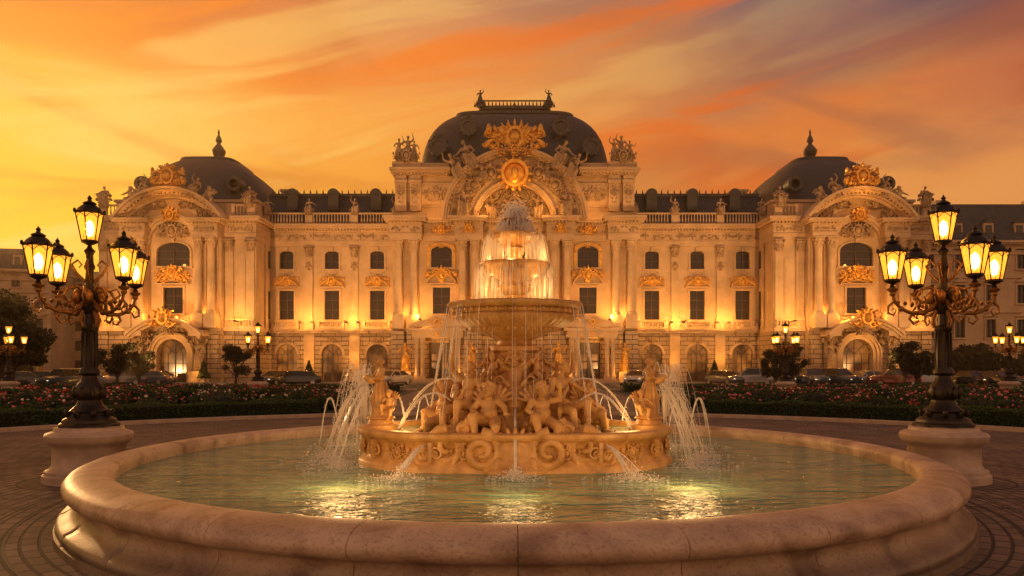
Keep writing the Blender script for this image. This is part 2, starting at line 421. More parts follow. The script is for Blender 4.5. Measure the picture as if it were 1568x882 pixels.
def cherub(arm=0):
    mb=MB()
    head(mb,(0,-.03,.45),.098,.25 if arm else -.25)
    mb.cap((0,-.01,.37),(0,0,.33),.045,.05)
    mb.ell((0,0,.26),(.115,.09,.09)); mb.ell((0,-.02,.16),(.12,.105,.10)); mb.ell((0,.01,.06),(.13,.11,.085))
    for s in(-1,1):
        h=.06*(s if arm else -s)
        k=(s*.15,-.24,.06+h); f=(s*.10,-.27,-.16+h)
        mb.cap((s*.08,-.02,.05),k,.09,.066); mb.cap(k,f,.064,.04); mb.ell((f[0],f[1]-.05,f[2]-.02),(.036,.07,.03))
        for i in range(5):
            a=math.radians(15+i*20); p=(s*.05,.09,.28); q=(s*(.05+.22*math.cos(a)),.15,.28+.22*math.sin(a))
            mb.cap(p,q,.02,.026,6)
    if arm: A=[((-.12,0,.31),(-.22,-.07,.33),(-.2,-.14,.46)),((.12,0,.31),(.2,-.06,.2),(.14,-.19,.15))]
    else: A=[((-.12,0,.31),(-.2,-.07,.19),(-.12,-.2,.17)),((.12,0,.31),(.22,-.08,.24),(.26,-.18,.18))]
    for a,b_,c in A:
        mb.cap(a,b_,.048,.038); mb.cap(b_,c,.038,.026); hand(mb,c,Vector(c)-Vector(b_),.026)
    return mb
F_up=remesh(robed('up'),.0085,2); F_jar=remesh(robed('jar'),.0075,2)
F_s0=remesh(seated(True,0),.0075,2); F_s1=remesh(seated(True,1),.0075,2)
F_c0=remesh(cherub(0),.0075,2); F_c1=remesh(cherub(1),.0075,2)
L_up=remesh(robed('up'),.02,1); L_out=remesh(robed('out'),.02,1); L_s0=remesh(seated(False,0),.02,1); L_s1=remesh(seated(False,1),.02,1); L_c=remesh(cherub(0),.02,1)

# ------------------------------------------------------------------ ornament helpers (relief on plane y=0, outward = -y)
def scroll(mb,x,z,r,dirn=1,start=0,turns=1.4,th=.22,y=-.1,M=None,seg=5,n=15):
    pts=[];rad=[]
    for i in range(n):
        t=i/(n-1); a=start+dirn*turns*2*pi*t; q=r*(1-.82*t)
        pts.append((x+q*math.cos(a),y-.35*r*t,z+q*math.sin(a))); rad.append(r*th*(1-.55*t))
    mb.tube(pts,rad,seg,M)
def orn(mb,cx,cz,w,h,seed,d=.15,dens=1.0,y=0,cart=True):
    rg=random.Random(seed)
    k=max(2,int(5*dens)); s=min(w,h)
    for sd in(-1,1):
        rg2=random.Random(seed*7+3)
        for i in range(k):
            fx=(i+.5)/k; r=s*rg2.uniform(.14,.26)*(1.1-.5*fx)
            x=cx+sd*w*.5*fx; z=cz+h*rg2.uniform(-.28,.22)-(h*.15*fx)
            st=rg2.uniform(0,2*pi); dr=1 if rg2.random()<.5 else -1
            a0=st if sd>0 else pi-st
            scroll(mb,x,z,r,dr*sd,a0,1.35,.24,y-d*.4)
        for i in range(int(9*dens)):
            x=cx+sd*w*.5*rg2.random()**.8; fx=abs(x-cx)/(w*.5); z=cz+h*.5*rg2.uniform(-1,1)*(1-.45*fx)
            l=s*rg2.uniform(.09,.2); an=rg2.uniform(-1.2,1.2)
            mb.ell((x,y-d*.4,z),(l*.42,d*rg2.uniform(.5,1.0),l),(0,sd*an,0),6,5)
    if cart:
        mb.ell((cx,y-d*.4,cz),(s*.2,d*1.2,s*.26),None,8,6)
        mb.band(cx,cz,s*.22,s*.30,y-d*1.1,y,0,360,14,kz=1.25)
        for a in range(20,161,35):
            aa=math.radians(a); mb.ell((cx+s*.33*math.cos(aa),y-d*.5,cz+s*.45*math.sin(aa)),(s*.06,d*.8,s*.15),(0,pi/2-aa,0),6,5)
def capital(mb,x,z0,z1,r,y=0,M=None):
    h=z1-z0
    mb.lathe([(r*.9,0),(r*.95,h*.3),(r*1.05,h*.6),(r*1.35,h*.85)],c=(x,y,z0),seg=14,M=M)
    for row,(zz,rr,n) in enumerate(((.22,1.02,8),(.5,1.12,8))):
        for i in range(n):
            a=2*pi*(i+.5*row)/n
            mb.ell((x+r*rr*math.cos(a),y+r*rr*math.sin(a),z0+h*zz),(r*.22,r*.22,h*.17),None,5,4,M)
    for sx in(-1,1):
        for sy in(-1,1): mb.ell((x+sx*r*1.05,y+sy*r*1.05,z0+h*.78),(r*.3,r*.3,h*.13),None,6,5,M)
    mb.box(x-r*1.4,x+r*1.4,y-r*1.4,y+r*1.4,z0+h*.88,z1,M)
def column(mb,x,y,z0,z1,r):
    mb.box(x-r*1.45,x+r*1.45,y-r*1.45,y+r*1.45,z0,z0+.3)
    mb.lathe([(r*1.4,.3),(r*1.4,.42),(r*1.2,.48),(r*1.25,.6),(r*1.02,.68),(r,1.0),(r,(z1-z0)*.4),(r*.88,z1-z0-1.35),(r*.98,z1-z0-1.33),(r*.98,z1-z0-1.22)],c=(x,y,z0),seg=20)
    capital(mb,x,z1-1.25,z1,r*.95,y)
def wall(mb,x0,x1,z0,z1,bays,d=.4,y=0):
    q=lambda a,b_,c,e: (mb.add([(a,y,c),(b_,y,c),(b_,y,e),(a,y,e)],[(0,1,2,3)]) if b_-a>1e-4 and e-c>1e-4 else None)
    x=x0
    for cx,ops in bays:
        W=max(o[0] for o in ops)/2
        q(x,cx-W,z0,z1); z=z0
        for (w,zb,zt,ar) in ops:
            h=w/2
            q(cx-W,cx+W,z,zb); q(cx-W,cx-h,zb,zt); q(cx+h,cx+W,zb,zt)
            n=12; zs=zt-ar
            if ar>0:
                pts=[(cx-h*math.cos(pi*i/n),zs+ar*math.sin(pi*i/n)) for i in range(n+1)]
                for i in range(n):
                    a,b_=pts[i],pts[i+1]
                    mb.add([(a[0],y,a[1]),(b_[0],y,b_[1]),(b_[0],y,zt),(a[0],y,zt)],[(0,1,2,3)])
                    mb.add([(a[0],y,a[1]),(b_[0],y,b_[1]),(b_[0],y+d,b_[1]),(a[0],y+d,a[1])],[(3,2,1,0)])
            else:
                mb.add([(cx-h,y,zt),(cx+h,y,zt),(cx+h,y+d,zt),(cx-h,y+d,zt)],[(3,2,1,0)])
            mb.add([(cx-h,y,zb),(cx-h,y+d,zb),(cx-h,y+d,zs),(cx-h,y,zs)],[(0,1,2,3)])
            mb.add([(cx+h,y,zb),(cx+h,y+d,zb),(cx+h,y+d,zs),(cx+h,y,zs)],[(3,2,1,0)])
            mb.add([(cx-h,y,zb),(cx+h,y,zb),(cx+h,y+d,zb),(cx-h,y+d,zb)],[(0,1,2,3)])
            z=zt
        q(cx-W,cx+W,z,z1); x=cx+W
    q(x,x1,z0,z1)
G={k:MB() for k in('walls','rusticated_walls','columns','carving','gilding','glass','frames','lit_glass','slate_roof','lead','balusters','core','doors')}
def window(cx,w,zb,zt,ar=0,y=0,trim=.22,lit=False,gl=.3,nh=3,door=False):
    g=G['lit_glass' if lit else 'glass']
    g.box(cx-w/2-.05,cx+w/2+.05,y+gl,y+gl+.04,zb-.05,zt+.05)
    f=G['frames']; t=.07
    f.box(cx-w/2,cx-w/2+t,y+gl-.1,y+gl-.01,zb,zt-ar); f.box(cx+w/2-t,cx+w/2,y+gl-.1,y+gl-.01,zb,zt-ar)
    f.box(cx-t/2,cx+t/2,y+gl-.12,y+gl-.012,zb,zt-.02)
    for i in range(nh+1):
        z=zb+(zt-ar-zb)*i/nh; f.box(cx-w/2+t,cx+w/2-t,y+gl-.09,y+gl-.014,z,z+t)
    if lit and w>2:
        for s_ in(-1,1):
            f.box(cx+s_*w*.25-w*.19,cx+s_*w*.25+w*.19,y+gl-.07,y+gl-.02,zb+.05,zb+1.0)
            f.box(cx+s_*w*.25-.03,cx+s_*w*.25+.03,y+gl-.07,y+gl-.02,zb+1.0,zt-ar)
        if ar>0:
            for a in(45,90,135): aa=math.radians(a); f.tube([(cx,y+gl-.06,zt-ar),(cx+w*.48*math.cos(aa),y+gl-.06,zt-ar+ar*.97*math.sin(aa))],.035,4)
            f.band(cx,zt-ar,w*.2,w*.23,y+gl-.08,y+gl-.02,0,180,10)
    s=G['walls']
    if trim:
        s.box(cx-w/2-trim,cx-w/2-.002,y-.12,y+.05,zb,zt-ar); s.box(cx+w/2+.002,cx+w/2+trim,y-.12,y+.05,zb,zt-ar)
        if ar>0:
            s.band(cx,zt-ar,w/2+.002,w/2+trim,y-.125,y+.05,0,180,14,kz=(ar+.0)/(w/2) if ar<w/2*.9 else 1)
            s.box(cx-.16,cx+.16,y-.22,y+.04,zt-.05,zt+.42)
        else: s.box(cx-w/2-trim-.05,cx+w/2+trim+.05,y-.15,y+.05,zt+.002,zt+trim)
        s.box(cx-w/2-trim-.1,cx+w/2+trim+.1,y-.22,y+.05,zb-.18,zb-.002)
def balustrade(x0,x1,z0,h,y,piers=(),sp=.34,wd=.28):
    s=G['walls']; s.box(x0,x1,y-wd/2,y+wd/2,z0,z0+.16); s.box(x0,x1,y-wd/2-.04,y+wd/2+.04,z0+h-.16,z0+h)
    n=int((x1-x0)/sp)
    for i in range(n):
        x=x0+(i+.5)*(x1-x0)/n
        if any(abs(x-p)<.5 for p in piers): continue
        hh=h-.32; G['balusters'].lathe([(.07,0),(.11,hh*.25),(.05,hh*.7),(.08,hh)],c=(x,y,z0+.16),seg=6)
    for p in piers: s.box(p-.42,p+.42,y-wd/2-.08,y+wd/2+.08,z0-.01,z0+h+.06)
def balcony(cx,w,z0,y=0):
    G['walls'].box(cx-w/2,cx+w/2,y-.75,y+.02,z0,z0+.14)
    balustrade(cx-w/2+.05,cx+w/2-.05,z0+.14,.85,y-.6,sp=.26,wd=.2)
    for s in(-1,1): G['walls'].box(cx+s*(w/2-.15)-.13,cx+s*(w/2-.15)+.13,y-.74,y+.01,z0+.13,z0+1.05)
    for s in(-1,1): G['carving'].lathe([(.16,0),(.22,.3),(.1,.6)],c=(cx+s*w*.3,y-.3,z0-.55),seg=8)
def pedi(cx,z0,w,h,seed,y=0,gold=True,kind='arc'):
    s=G['walls']
    s.box(cx-w/2,cx+w/2,y-.35,y+.03,z0,z0+.14)
    rr=(w*w/4+h*h*.36)/(2*h*.6); a=math.degrees(math.asin(min(1,w/2/rr)))
    (G['gilding'] if gold else s).band(cx,z0+.14+h*.6-rr,rr-.16,rr,y-.4,y+.03,90-a*.97,90+a*.97,12)
    orn(G['gilding'] if gold else G['carving'],cx,z0+h*.55,w*1.02,h*.95,seed,.16,1.1,y=y-.25)
def entab(x0,x1,z0,y=0,zt=2.5,deep=1.0,orns=True,seed=1,back=.3,side=True):
    s=G['walls']
    s.box(x0,x1,y-.22,y+back,z0,z0+.28*zt*.85); s.box(x0-.05,x1+.05,y-.30,y+back-.01,z0+.24*zt,z0+.28*zt)
    s.box(x0,x1,y-.15,y+back-.003,z0+.28*zt+.002,z0+.66*zt)
    z=z0+.66*zt
    s.box(x0-.1,x1+.1,y-.32,y+back-.006,z,z+.07*zt)
    s.box(x0-.05,x1+.05,y-.2,y+back-.02,z+.07*zt+.001,z+.14*zt+.002)
    n=int((x1-x0)/.36)
    for i in range(n):
        x=x0+(i+.5)*(x1-x0)/n; s.box(x-.1,x+.1,y-.52*deep,y-.19,z+.07*zt+.002,z+.14*zt)
    s.box(x0-.5*deep,x1+.5*deep,y-.75*deep,y+back-.009,z+.14*zt+.004,z+.24*zt); s.box(x0-.62*deep,x1+.62*deep,y-.9*deep,y+back-.012,z+.24*zt+.002,z+.34*zt)
    if orns:
        k=max(1,int((x1-x0)/2.6)); ww=(x1-x0)/k
        for i in range(k): orn(G['carving'],x0+(i+.5)*ww,z0+.47*zt,ww*.86,zt*.34,seed+i%2,.12,.8,y=y-.15,cart=False)
def dome(hx,hy,z0,H,prof,cx=0,cy=0,mb=None,pw=5.0,seg=64):
    mb=mb or G['slate_roof']; vs=[];fs=[];n=len(prof)
    for i in range(seg):
        a=2*pi*(i+.5)/seg; c,s=math.cos(a),math.sin(a); k=(abs(c)**pw+abs(s)**pw)**(-1/pw)
        for (t,f) in prof: vs.append((cx+(hx-(1-f)*hx)*c*k,cy+(hy-(1-f)*hx)*s*k,z0+H*t))
    for i in range(seg):
        i2=(i+1)%seg
        for j in range(n-1): fs.append((i*n+j,i2*n+j,i2*n+j+1,i*n+j+1))
    fs.append(tuple(i*n+n-1 for i in range(seg)))
    mb.add(vs,fs)
LIGHTS=[]
def LT(p,e,fix=True):
    LIGHTS.append((CUR[0]@Vector(p),e))
    if fix:
        x,y,z=p; G['frames'].box(x-.16,x+.16,y-.1,y+.1,z-.42,z-.22); G['frames'].box(x-.03,x+.03,y,y+1.4,z-.40,z-.34)
WARM=(1,.44,.085)
BX=.3
# ---- connecting wings
for sgn in(-1,1):
    CUR[0]=T(BX+sgn*21.15,90,0)
    bays=[-5.25,0,5.25]
    wall(G['rusticated_walls'],-8.2,8.2,0,5.7,[(b,[(2.4,.02,4.3,1.2)]) for b in bays],.6)
    wall(G['walls'],-8.2,8.2,5.7,15.6,[(b,[(1.7,7.15,10.5,0),(1.6,13.0,15.1,.35)]) for b in bays])
    G['core'].box(-8.1,8.1,1.0,16,0,18.5)
    for i,b in enumerate(bays):
        window(b,2.4,.02,4.3,1.2,0,0,lit=True,gl=.5,nh=3)
        G['walls'].band(b,3.1,1.22,1.5,-.1,.05,0,180,16); orn(G['carving'],b,4.75,1.3,.9,31,.2,.6)
        window(b,1.7,7.15,10.5,0); window(b,1.6,13.0,15.1,.35,nh=2)
        pedi(b,10.85,2.9,1.35,40,y=-.02)
        balcony(b,3.1,6.02); orn(G['carving'],b,12.45,1.6,.5,44,.1,.6,cart=False)
        LT((b-1.95,-1.6,7.1),250); LT((b+1.95,-1.6,7.1),250)
        LT((b+2.6,-1.3,2.6),95,False)
    for p in(-7.7,-2.62,2.62,7.7):
        s=G['walls']; s.box(p-.55,p+.55,-.32,.02,6.0,7.2); s.box(p-.42,p+.42,-.24,.02,7.2,14.5)
        capital(G['carving'],p,14.35,15.6,.38,-.1); orn(G['carving'],p,13.4,.7,1.5,55,.12,.7,y=-.22)
        s.box(p-.6,p+.6,-.18,.02,0,5.55)
    G['walls'].box(-8.2,8.2,-.45,.1,5.6,5.85); G['walls'].box(-8.2,8.2,-.6,.08,5.852,6.02)
    entab(-8.1,8.1,15.6,zt=2.5,seed=60)
    balustrade(-8.1,8.1,18.15,1.35,-.1,piers=(-7.6,-2.62,2.62,7.6))
    for p in(-7.4,-2.62,2.62,7.4):
        G['carving'].tpl(L_s0 if p*sgn>0 else L_s1,T(p,-.1,19.95)@RZ(R.uniform(-20,20))@S(2.0)); orn(G['carving'],p,19.9,1.1,.8,77,.3,.6)
    G['slate_roof'].prism([(-8.3,18.4),(8.3,18.4),(8.3,18.5),(-8.3,18.5)],.2,16)
    G['slate_roof'].add([(-8.3,1.2,18.4),(8.3,1.2,18.4),(8.3,3.6,22.2),(-8.3,3.6,22.2),(8.3,16,22.2),(-8.3,16,22.2)],[(0,1,2,3),(3,2,4,5)])
    G['lead'].box(-8.3,8.3,3.4,3.9,22.15,22.5)
    for i in range(22):
        x=-8+i*16/21; G['lead'].lathe([(.06,0),(.1,.2),(.03,.5),(0,.62)],c=(x,3.6,22.45),seg=6)
    for x in(-5,-.2,4.8):
        G['lead'].box(x-.6,x+.6,1.5,3.5,20.2,22.0); G['lead'].band(x,22.0,0,.7,1.4,3.5,0,180,8)
# ---- central block
CUR[0]=T(BX,86,0)
cb=[-8.1,0,8.1]
wall(G['rusticated_walls'],-13.5,13.5,0,5.7,[(-8.3,[(2.4,.02,4.4,0)]),(0,[(3.2,.02,4.8,1.6)]),(8.3,[(2.4,.02,4.4,0)])],.6)
wall(G['walls'],-13.5,13.5,5.7,15.6,[(b,[(1.9,7.6,10.5,0),(2.3,12.7,15.1,.6)]) for b in cb])
G['core'].box(-13.0,13.0,1.0,19.9,0,18.0)
for sx in(-1,1): G['walls'].box(min(sx*13.495,sx*13.1),max(sx*13.495,sx*13.1),.004,20,0,18)
for b in cb:
    window(b,1.9,7.6,10.5,0); window(b,2.3,12.7,15.1,.6,nh=2)
    pedi(b,10.85,3.4,1.9,80,y=-.05); balcony(b,3.6,6.02)
    orn(G['gilding'],b,15.15,2.9,.7,81,.15,.9,y=-.05)
    G['gilding'].band(b,14.5,1.25,1.6,-.2,.03,0,180,16,kz=.6)
    for sx in(-1,1): G['gilding'].box(b+sx*1.42-.14,b+sx*1.42+.14,-.18,.03,12.6,14.4)
    for dx in(-2.2,2.2): LT((b+dx,-1.9,7.2),400)
for sx in(-1,1):
    for x in(12.7,11.05,5.7,4.35):
        column(G['columns'],sx*x,-1.05,7.1,15.6,.42); G['walls'].box(sx*x-.65,sx*x+.65,-1.75,.03,5.9,7.1)
        G['walls'].box(sx*x-.5,sx*x+.5,-.2,.02,7.1,15.6); G['rusticated_walls'].box(sx*x-.7,sx*x+.7,-1.6,.02,0,5.6)
    LT((sx*11.9,-.75,7.6),90,False); LT((sx*5.0,-.6,7.6),90,False)
    LT((sx*9.9,-2.6,.9),120,False)
    entab(sx*11.9-1.75 ,sx*11.9+1.75,15.6,y=-1.3,seed=90,back=1.1); entab(sx*5.0-1.5,sx*5.0+1.5,15.6,y=-1.3,seed=93,back=1.1)
    px=sx*8.3
    for dx in(-2.2,-1.6,1.6,2.2): column(G['columns'],px+dx,-2.6,.4,4.9,.22)
    G['walls'].box(px-2.7,px+2.7,-3.1,.02,0,.4); G['walls'].box(px-2.7,px+2.7,-3.0,.02,4.9,5.58); G['walls'].box(px-3.0,px+3.0,-3.3,.03,5.582,5.85)
    G['walls'].prism([(px-2.9,6.03),(px+2.9,6.03),(px,7.25)],-3.1,-2.7); G['walls'].prism([(px-3.1,6.0),(px-2.7,6.0),(px,7.1),(px+2.7,6.0),(px+3.1,6.0),(px,7.4)],-3.35,-2.6)
    orn(G['gilding'],px,6.55,2.4,.8,95,.15,.7,y=-3.15); orn(G['gilding'],px,5.25,4.6,.5,96,.1,1,y=-3.0)
    G['frames'].box(px-1.2,px+1.2,.4,.5,.02,4.4)
    for dx in(-.58,.58):
        G['doors'].box(px+dx-.5,px+dx+.5,.3,.395,.1,3.2); 
        for zz in(.35,1.5,2.4): G['lit_glass' if zz>1 else 'frames'].box(px+dx-.32,px+dx+.32,.27,.298,zz,zz+.7)
    for s3 in(-1,1): G['gilding'].tpl(L_out if s3<0 else L_up,T(px+s3*3.6,-1.9,1.2)@S(3.2)); G['walls'].box(px+s3*3.6-.7,px+s3*3.6+.7,-2.5,.0,0,1.2)
    LT((px,-1.5,4.0),90,False); LT((px-3.0,-3.2,1.2),70,False); LT((px+3.0,-3.2,1.2),70,False)
window(0,3.2,.02,4.8,1.6,0,0,lit=True,gl=.5)
G['walls'].band(0,3.2,1.62,2.1,-.3,.05,0,180,18)
G['walls'].box(-13.5,13.5,-.45,.1,5.6,5.85); G['walls'].box(-13.55,13.55,-.6,.08,5.852,6.02)
entab(-13.45,13.45,15.6,zt=2.5,seed=100)
for x in(-8.1,0,8.1): orn(G['gilding'],x,16.8,1.8,1.3,101,.25,.8,y=-.3)
for x in(-5.0,5.0): orn(G['gilding'],x,16.8,1.2,1.3,102,.25,.8,y=-1.5)
# attic
G['walls'].box(-13.3,13.3,.3,18,18.1,22.9); G['walls'].box(-13.5,13.5,.0,18.01,18.11,18.9)
for sx in(-1,1):
    for x in(12.55,10.95): G['walls'].box(sx*x-.6,sx*x+.6,-.35,.31,18.9,22.88); orn(G['carving'],sx*x,20.9,.9,2.6,110,.15,.8,y=-.36); G['walls'].box(sx*x-.7,sx*x+.7,-.6,.3,22.0,22.3)
    G['walls'].box(sx*8.6-1.9,sx*8.6+1.9,.1,.31,19.4,22.1); G['walls'].box(sx*8.6-1.6,sx*8.6+1.6,.02,.12,19.7,21.8)
    orn(G['carving'],sx*8.6,20.75,3.0,1.7,111,.18,1.2,y=.0)
    LT((sx*9,-2.2,19.2),150,False)
s=G['walls']
for sx in(-1,1):
    a0,a1=(7.3,13.5) if sx>0 else(-13.5,-7.3)
    s.box(a0-.0,a1+.0,-.35,18.02,22.902,23.1); s.box(a0-.15,a1+.15,-.75,18.1,23.102,23.35); s.box(a0-.25,a1+.25,-1.0,18.2,23.352,23.6)
    n=16
    for i in range(n): x=a0+(i+.5)*(a1-a0)/n; s.box(x-.1,x+.1,-.7,-.3,22.92,23.098)
    s.box(a0+sx*0,a1,.0,.8,23.6,24.3)
s.band(0,17.6,4.5,7.2,-.9,.6,2,178,40); s.band(0,17.6,7.2,7.45,-1.3,.7,2,178,40); s.band(0,17.6,7.452,7.7,-1.7,.8,2,178,40); s.band(0,17.6,7.702,7.95,-2.0,.9,2,178,40)
s.band(0,17.6,4.2,4.6,-1.25,.4,2,178,36); s.band(0,17.6,4.0,4.2,-.9,.4,2,178,36)
for a in range(12,169,4):
    aa=math.radians(a); s.box(-.12,.12,-1.6,-1.2,-.001,.16,M=T(7.25*math.cos(aa),0,17.6+7.25*math.sin(aa))@RY(90-a)@T(0,0,0))
for k,a in enumerate((20,42,64,116,138,160)):
    aa=math.radians(a); rr=5.9; x,z=rr*math.cos(aa),17.6+rr*math.sin(aa)
    CUR[0]=T(BX,86,0)@T(x,-.95,z)@RY(90-a); orn(G['carving'],0,0,2.3,2.0,120+k%3,.4,1.3)
CUR[0]=T(BX,86,0)
for sx in(-1,1):
    G['carving'].tpl(L_s1,T(sx*2.6,-.3,19.0)@S(sx*3,3,3)); G['carving'].tpl(L_s0,T(sx*5.6,-1.3,19.2)@S(sx*3.2,3.2,3.2)); G['carving'].tpl(L_c,T(sx*3.6,-1.6,22.0)@S(sx*3,3,3))
    G['carving'].tpl(L_s0,T(sx*4.9,-1.0,24.4)@RY(sx*20)@S(sx*3.6,3.6,3.6)); G['carving'].tpl(L_s1,T(sx*6.3,-1.0,23.2)@RY(sx*28)@S(-sx*3.3,3.3,3.3)); 
    orn(G['carving'],sx*5.2,24.2,3.2,1.6,131,.5,1,y=-1.1)
    for (dx,dy,tt,hh) in((-.9,0,L_up,2.7),(.8,-.2,L_out,2.4),(0,.7,L_up,3.2)): G['carving'].tpl(tt,T(sx*11.9+dx,dy,24.3)@S(sx*hh,hh,hh))
    G['walls'].box(sx*11.9-1.6,sx*11.9+1.6,-.5,1.5,23.6,24.32); orn(G['carving'],sx*11.9,24.9,3.0,1.6,133,.6,1.3,y=-.3)
    G['carving'].ell((sx*11.9,.3,25.0),(1.1,.7,1.1),None,12,8)
orn(G['carving'],0,19.6,6.2,2.6,140,.5,1.6,y=.3); orn(G['carving'],0,21.2,3.6,1.6,141,.5,1.3,y=-.1)
g=G['gilding']; g.band(0,22.6,1.15,1.5,-2.5,-1.2,0,360,28); g.ell((0,-2.0,22.6),(1.15,.25,1.15),None,20,10); g.ell((0,-2.25,22.65),(.45,.3,.6),None,10,8)
for a in range(0,360,24):
    aa=math.radians(a); g.ell((1.65*math.cos(aa),-2.1,22.6+1.65*math.sin(aa)),(.18,.2,.32),(0,pi/2-aa,0),6,5)
for a in range(-70,71,14):
    aa=math.radians(a); l=3.3-abs(a)*.006*1.2
    g.tube([(0,-1.5,25.6),(math.sin(aa)*l*.5,-1.7,25.6+math.cos(aa)*l*.55),(math.sin(aa)*l,-1.6,25.6+math.cos(aa)*l*.95)],[.22,.22,.05],6)
orn(g,0,26.6,6.6,3.2,150,.5,2.2,y=-1.5); orn(g,0,25.2,4.2,1.4,151,.4,1.2,y=-1.9)
for sx in(-1,1):
    for i in range(7):
        aa=math.radians(20+i*13); g.tube([(sx*.6,-1.4,26.2),(sx*(.6+2.0*math.cos(aa)),-1.6,26.2+1.7*math.sin(aa)),(sx*(.6+3.0*math.cos(aa)),-1.4,26.3+1.7*math.sin(aa))],[.2,.24,.06],6)
LT((0,-4.2,20.6),260,False); LT((3.2,-2.6,18.9),130,False); LT((-3.2,-2.6,18.9),130,False)
# main dome
DP=[(0,1.02),(.03,1.0),(.14,.995),(.3,.98),(.45,.955),(.58,.925),(.7,.88),(.8,.825),(.89,.76),(.95,.70),(1,.62)]
DT=31.5
dome(11.2,8.4,23.4,DT-23.4,DP,0,9.6)
dome(7.15,4.5,DT-.05,.3,[(0,1),(1,1)],0,9.6,G['lead']); dome(11.5,8.7,23.3,.5,[(0,1),(1,.99)],0,9.6,G['lead'])
dome(4.2,2.6,DT+.2,1.2,[(0,1),(.7,.97),(.72,1.05),(1,1.05)],0,9.6,G['lead'])
for i in range(19): x=-4+i*8/18; G['lead'].lathe([(.07,0),(.1,.2),(.03,.6)],c=(x,7.1,DT+1.4),seg=6)
G['lead'].box(-4.2,4.2,7.0,7.2,DT+1.98,DT+2.1)
for sx in(-1,1):
    G['lead'].tpl(L_up,T(sx*4.1,7.2,DT+1.4)@S(sx*2.0,2.0,2.0)); orn(G['lead'],sx*4.1,DT+1.6,1.4,1.0,160,.4,.8,y=7.1)
    G['lead'].ell((sx*4.1,7.4,DT+1.8),(.55,.4,.6),None,8,6)
    for (x,z,yy) in((5.2,28.7,1.9),(8.6,26.4,1.5)):
        G['lead'].band(sx*x,z,.62,1.0,yy-.7,yy+1.6,0,360,20); G['glass'].band(sx*x,z,0.0,.63,yy-.45,yy-.3,0,360,16); orn(G['lead'],sx*x,z+1.0,1.6,.7,161,.25,.7,y=yy-.5)
        for a in range(0,360,30):
            aa=math.radians(a); G['lead'].ell((sx*x+1.05*math.cos(aa),yy-.6,z+1.05*math.sin(aa)),.17,None,6,5)
G['lead'].lathe([(.3,0),(.4,.3),(.15,.7),(.25,1.0),(.05,1.4),(0,1.7)],c=(0,9.6,DT+1.3),seg=10)
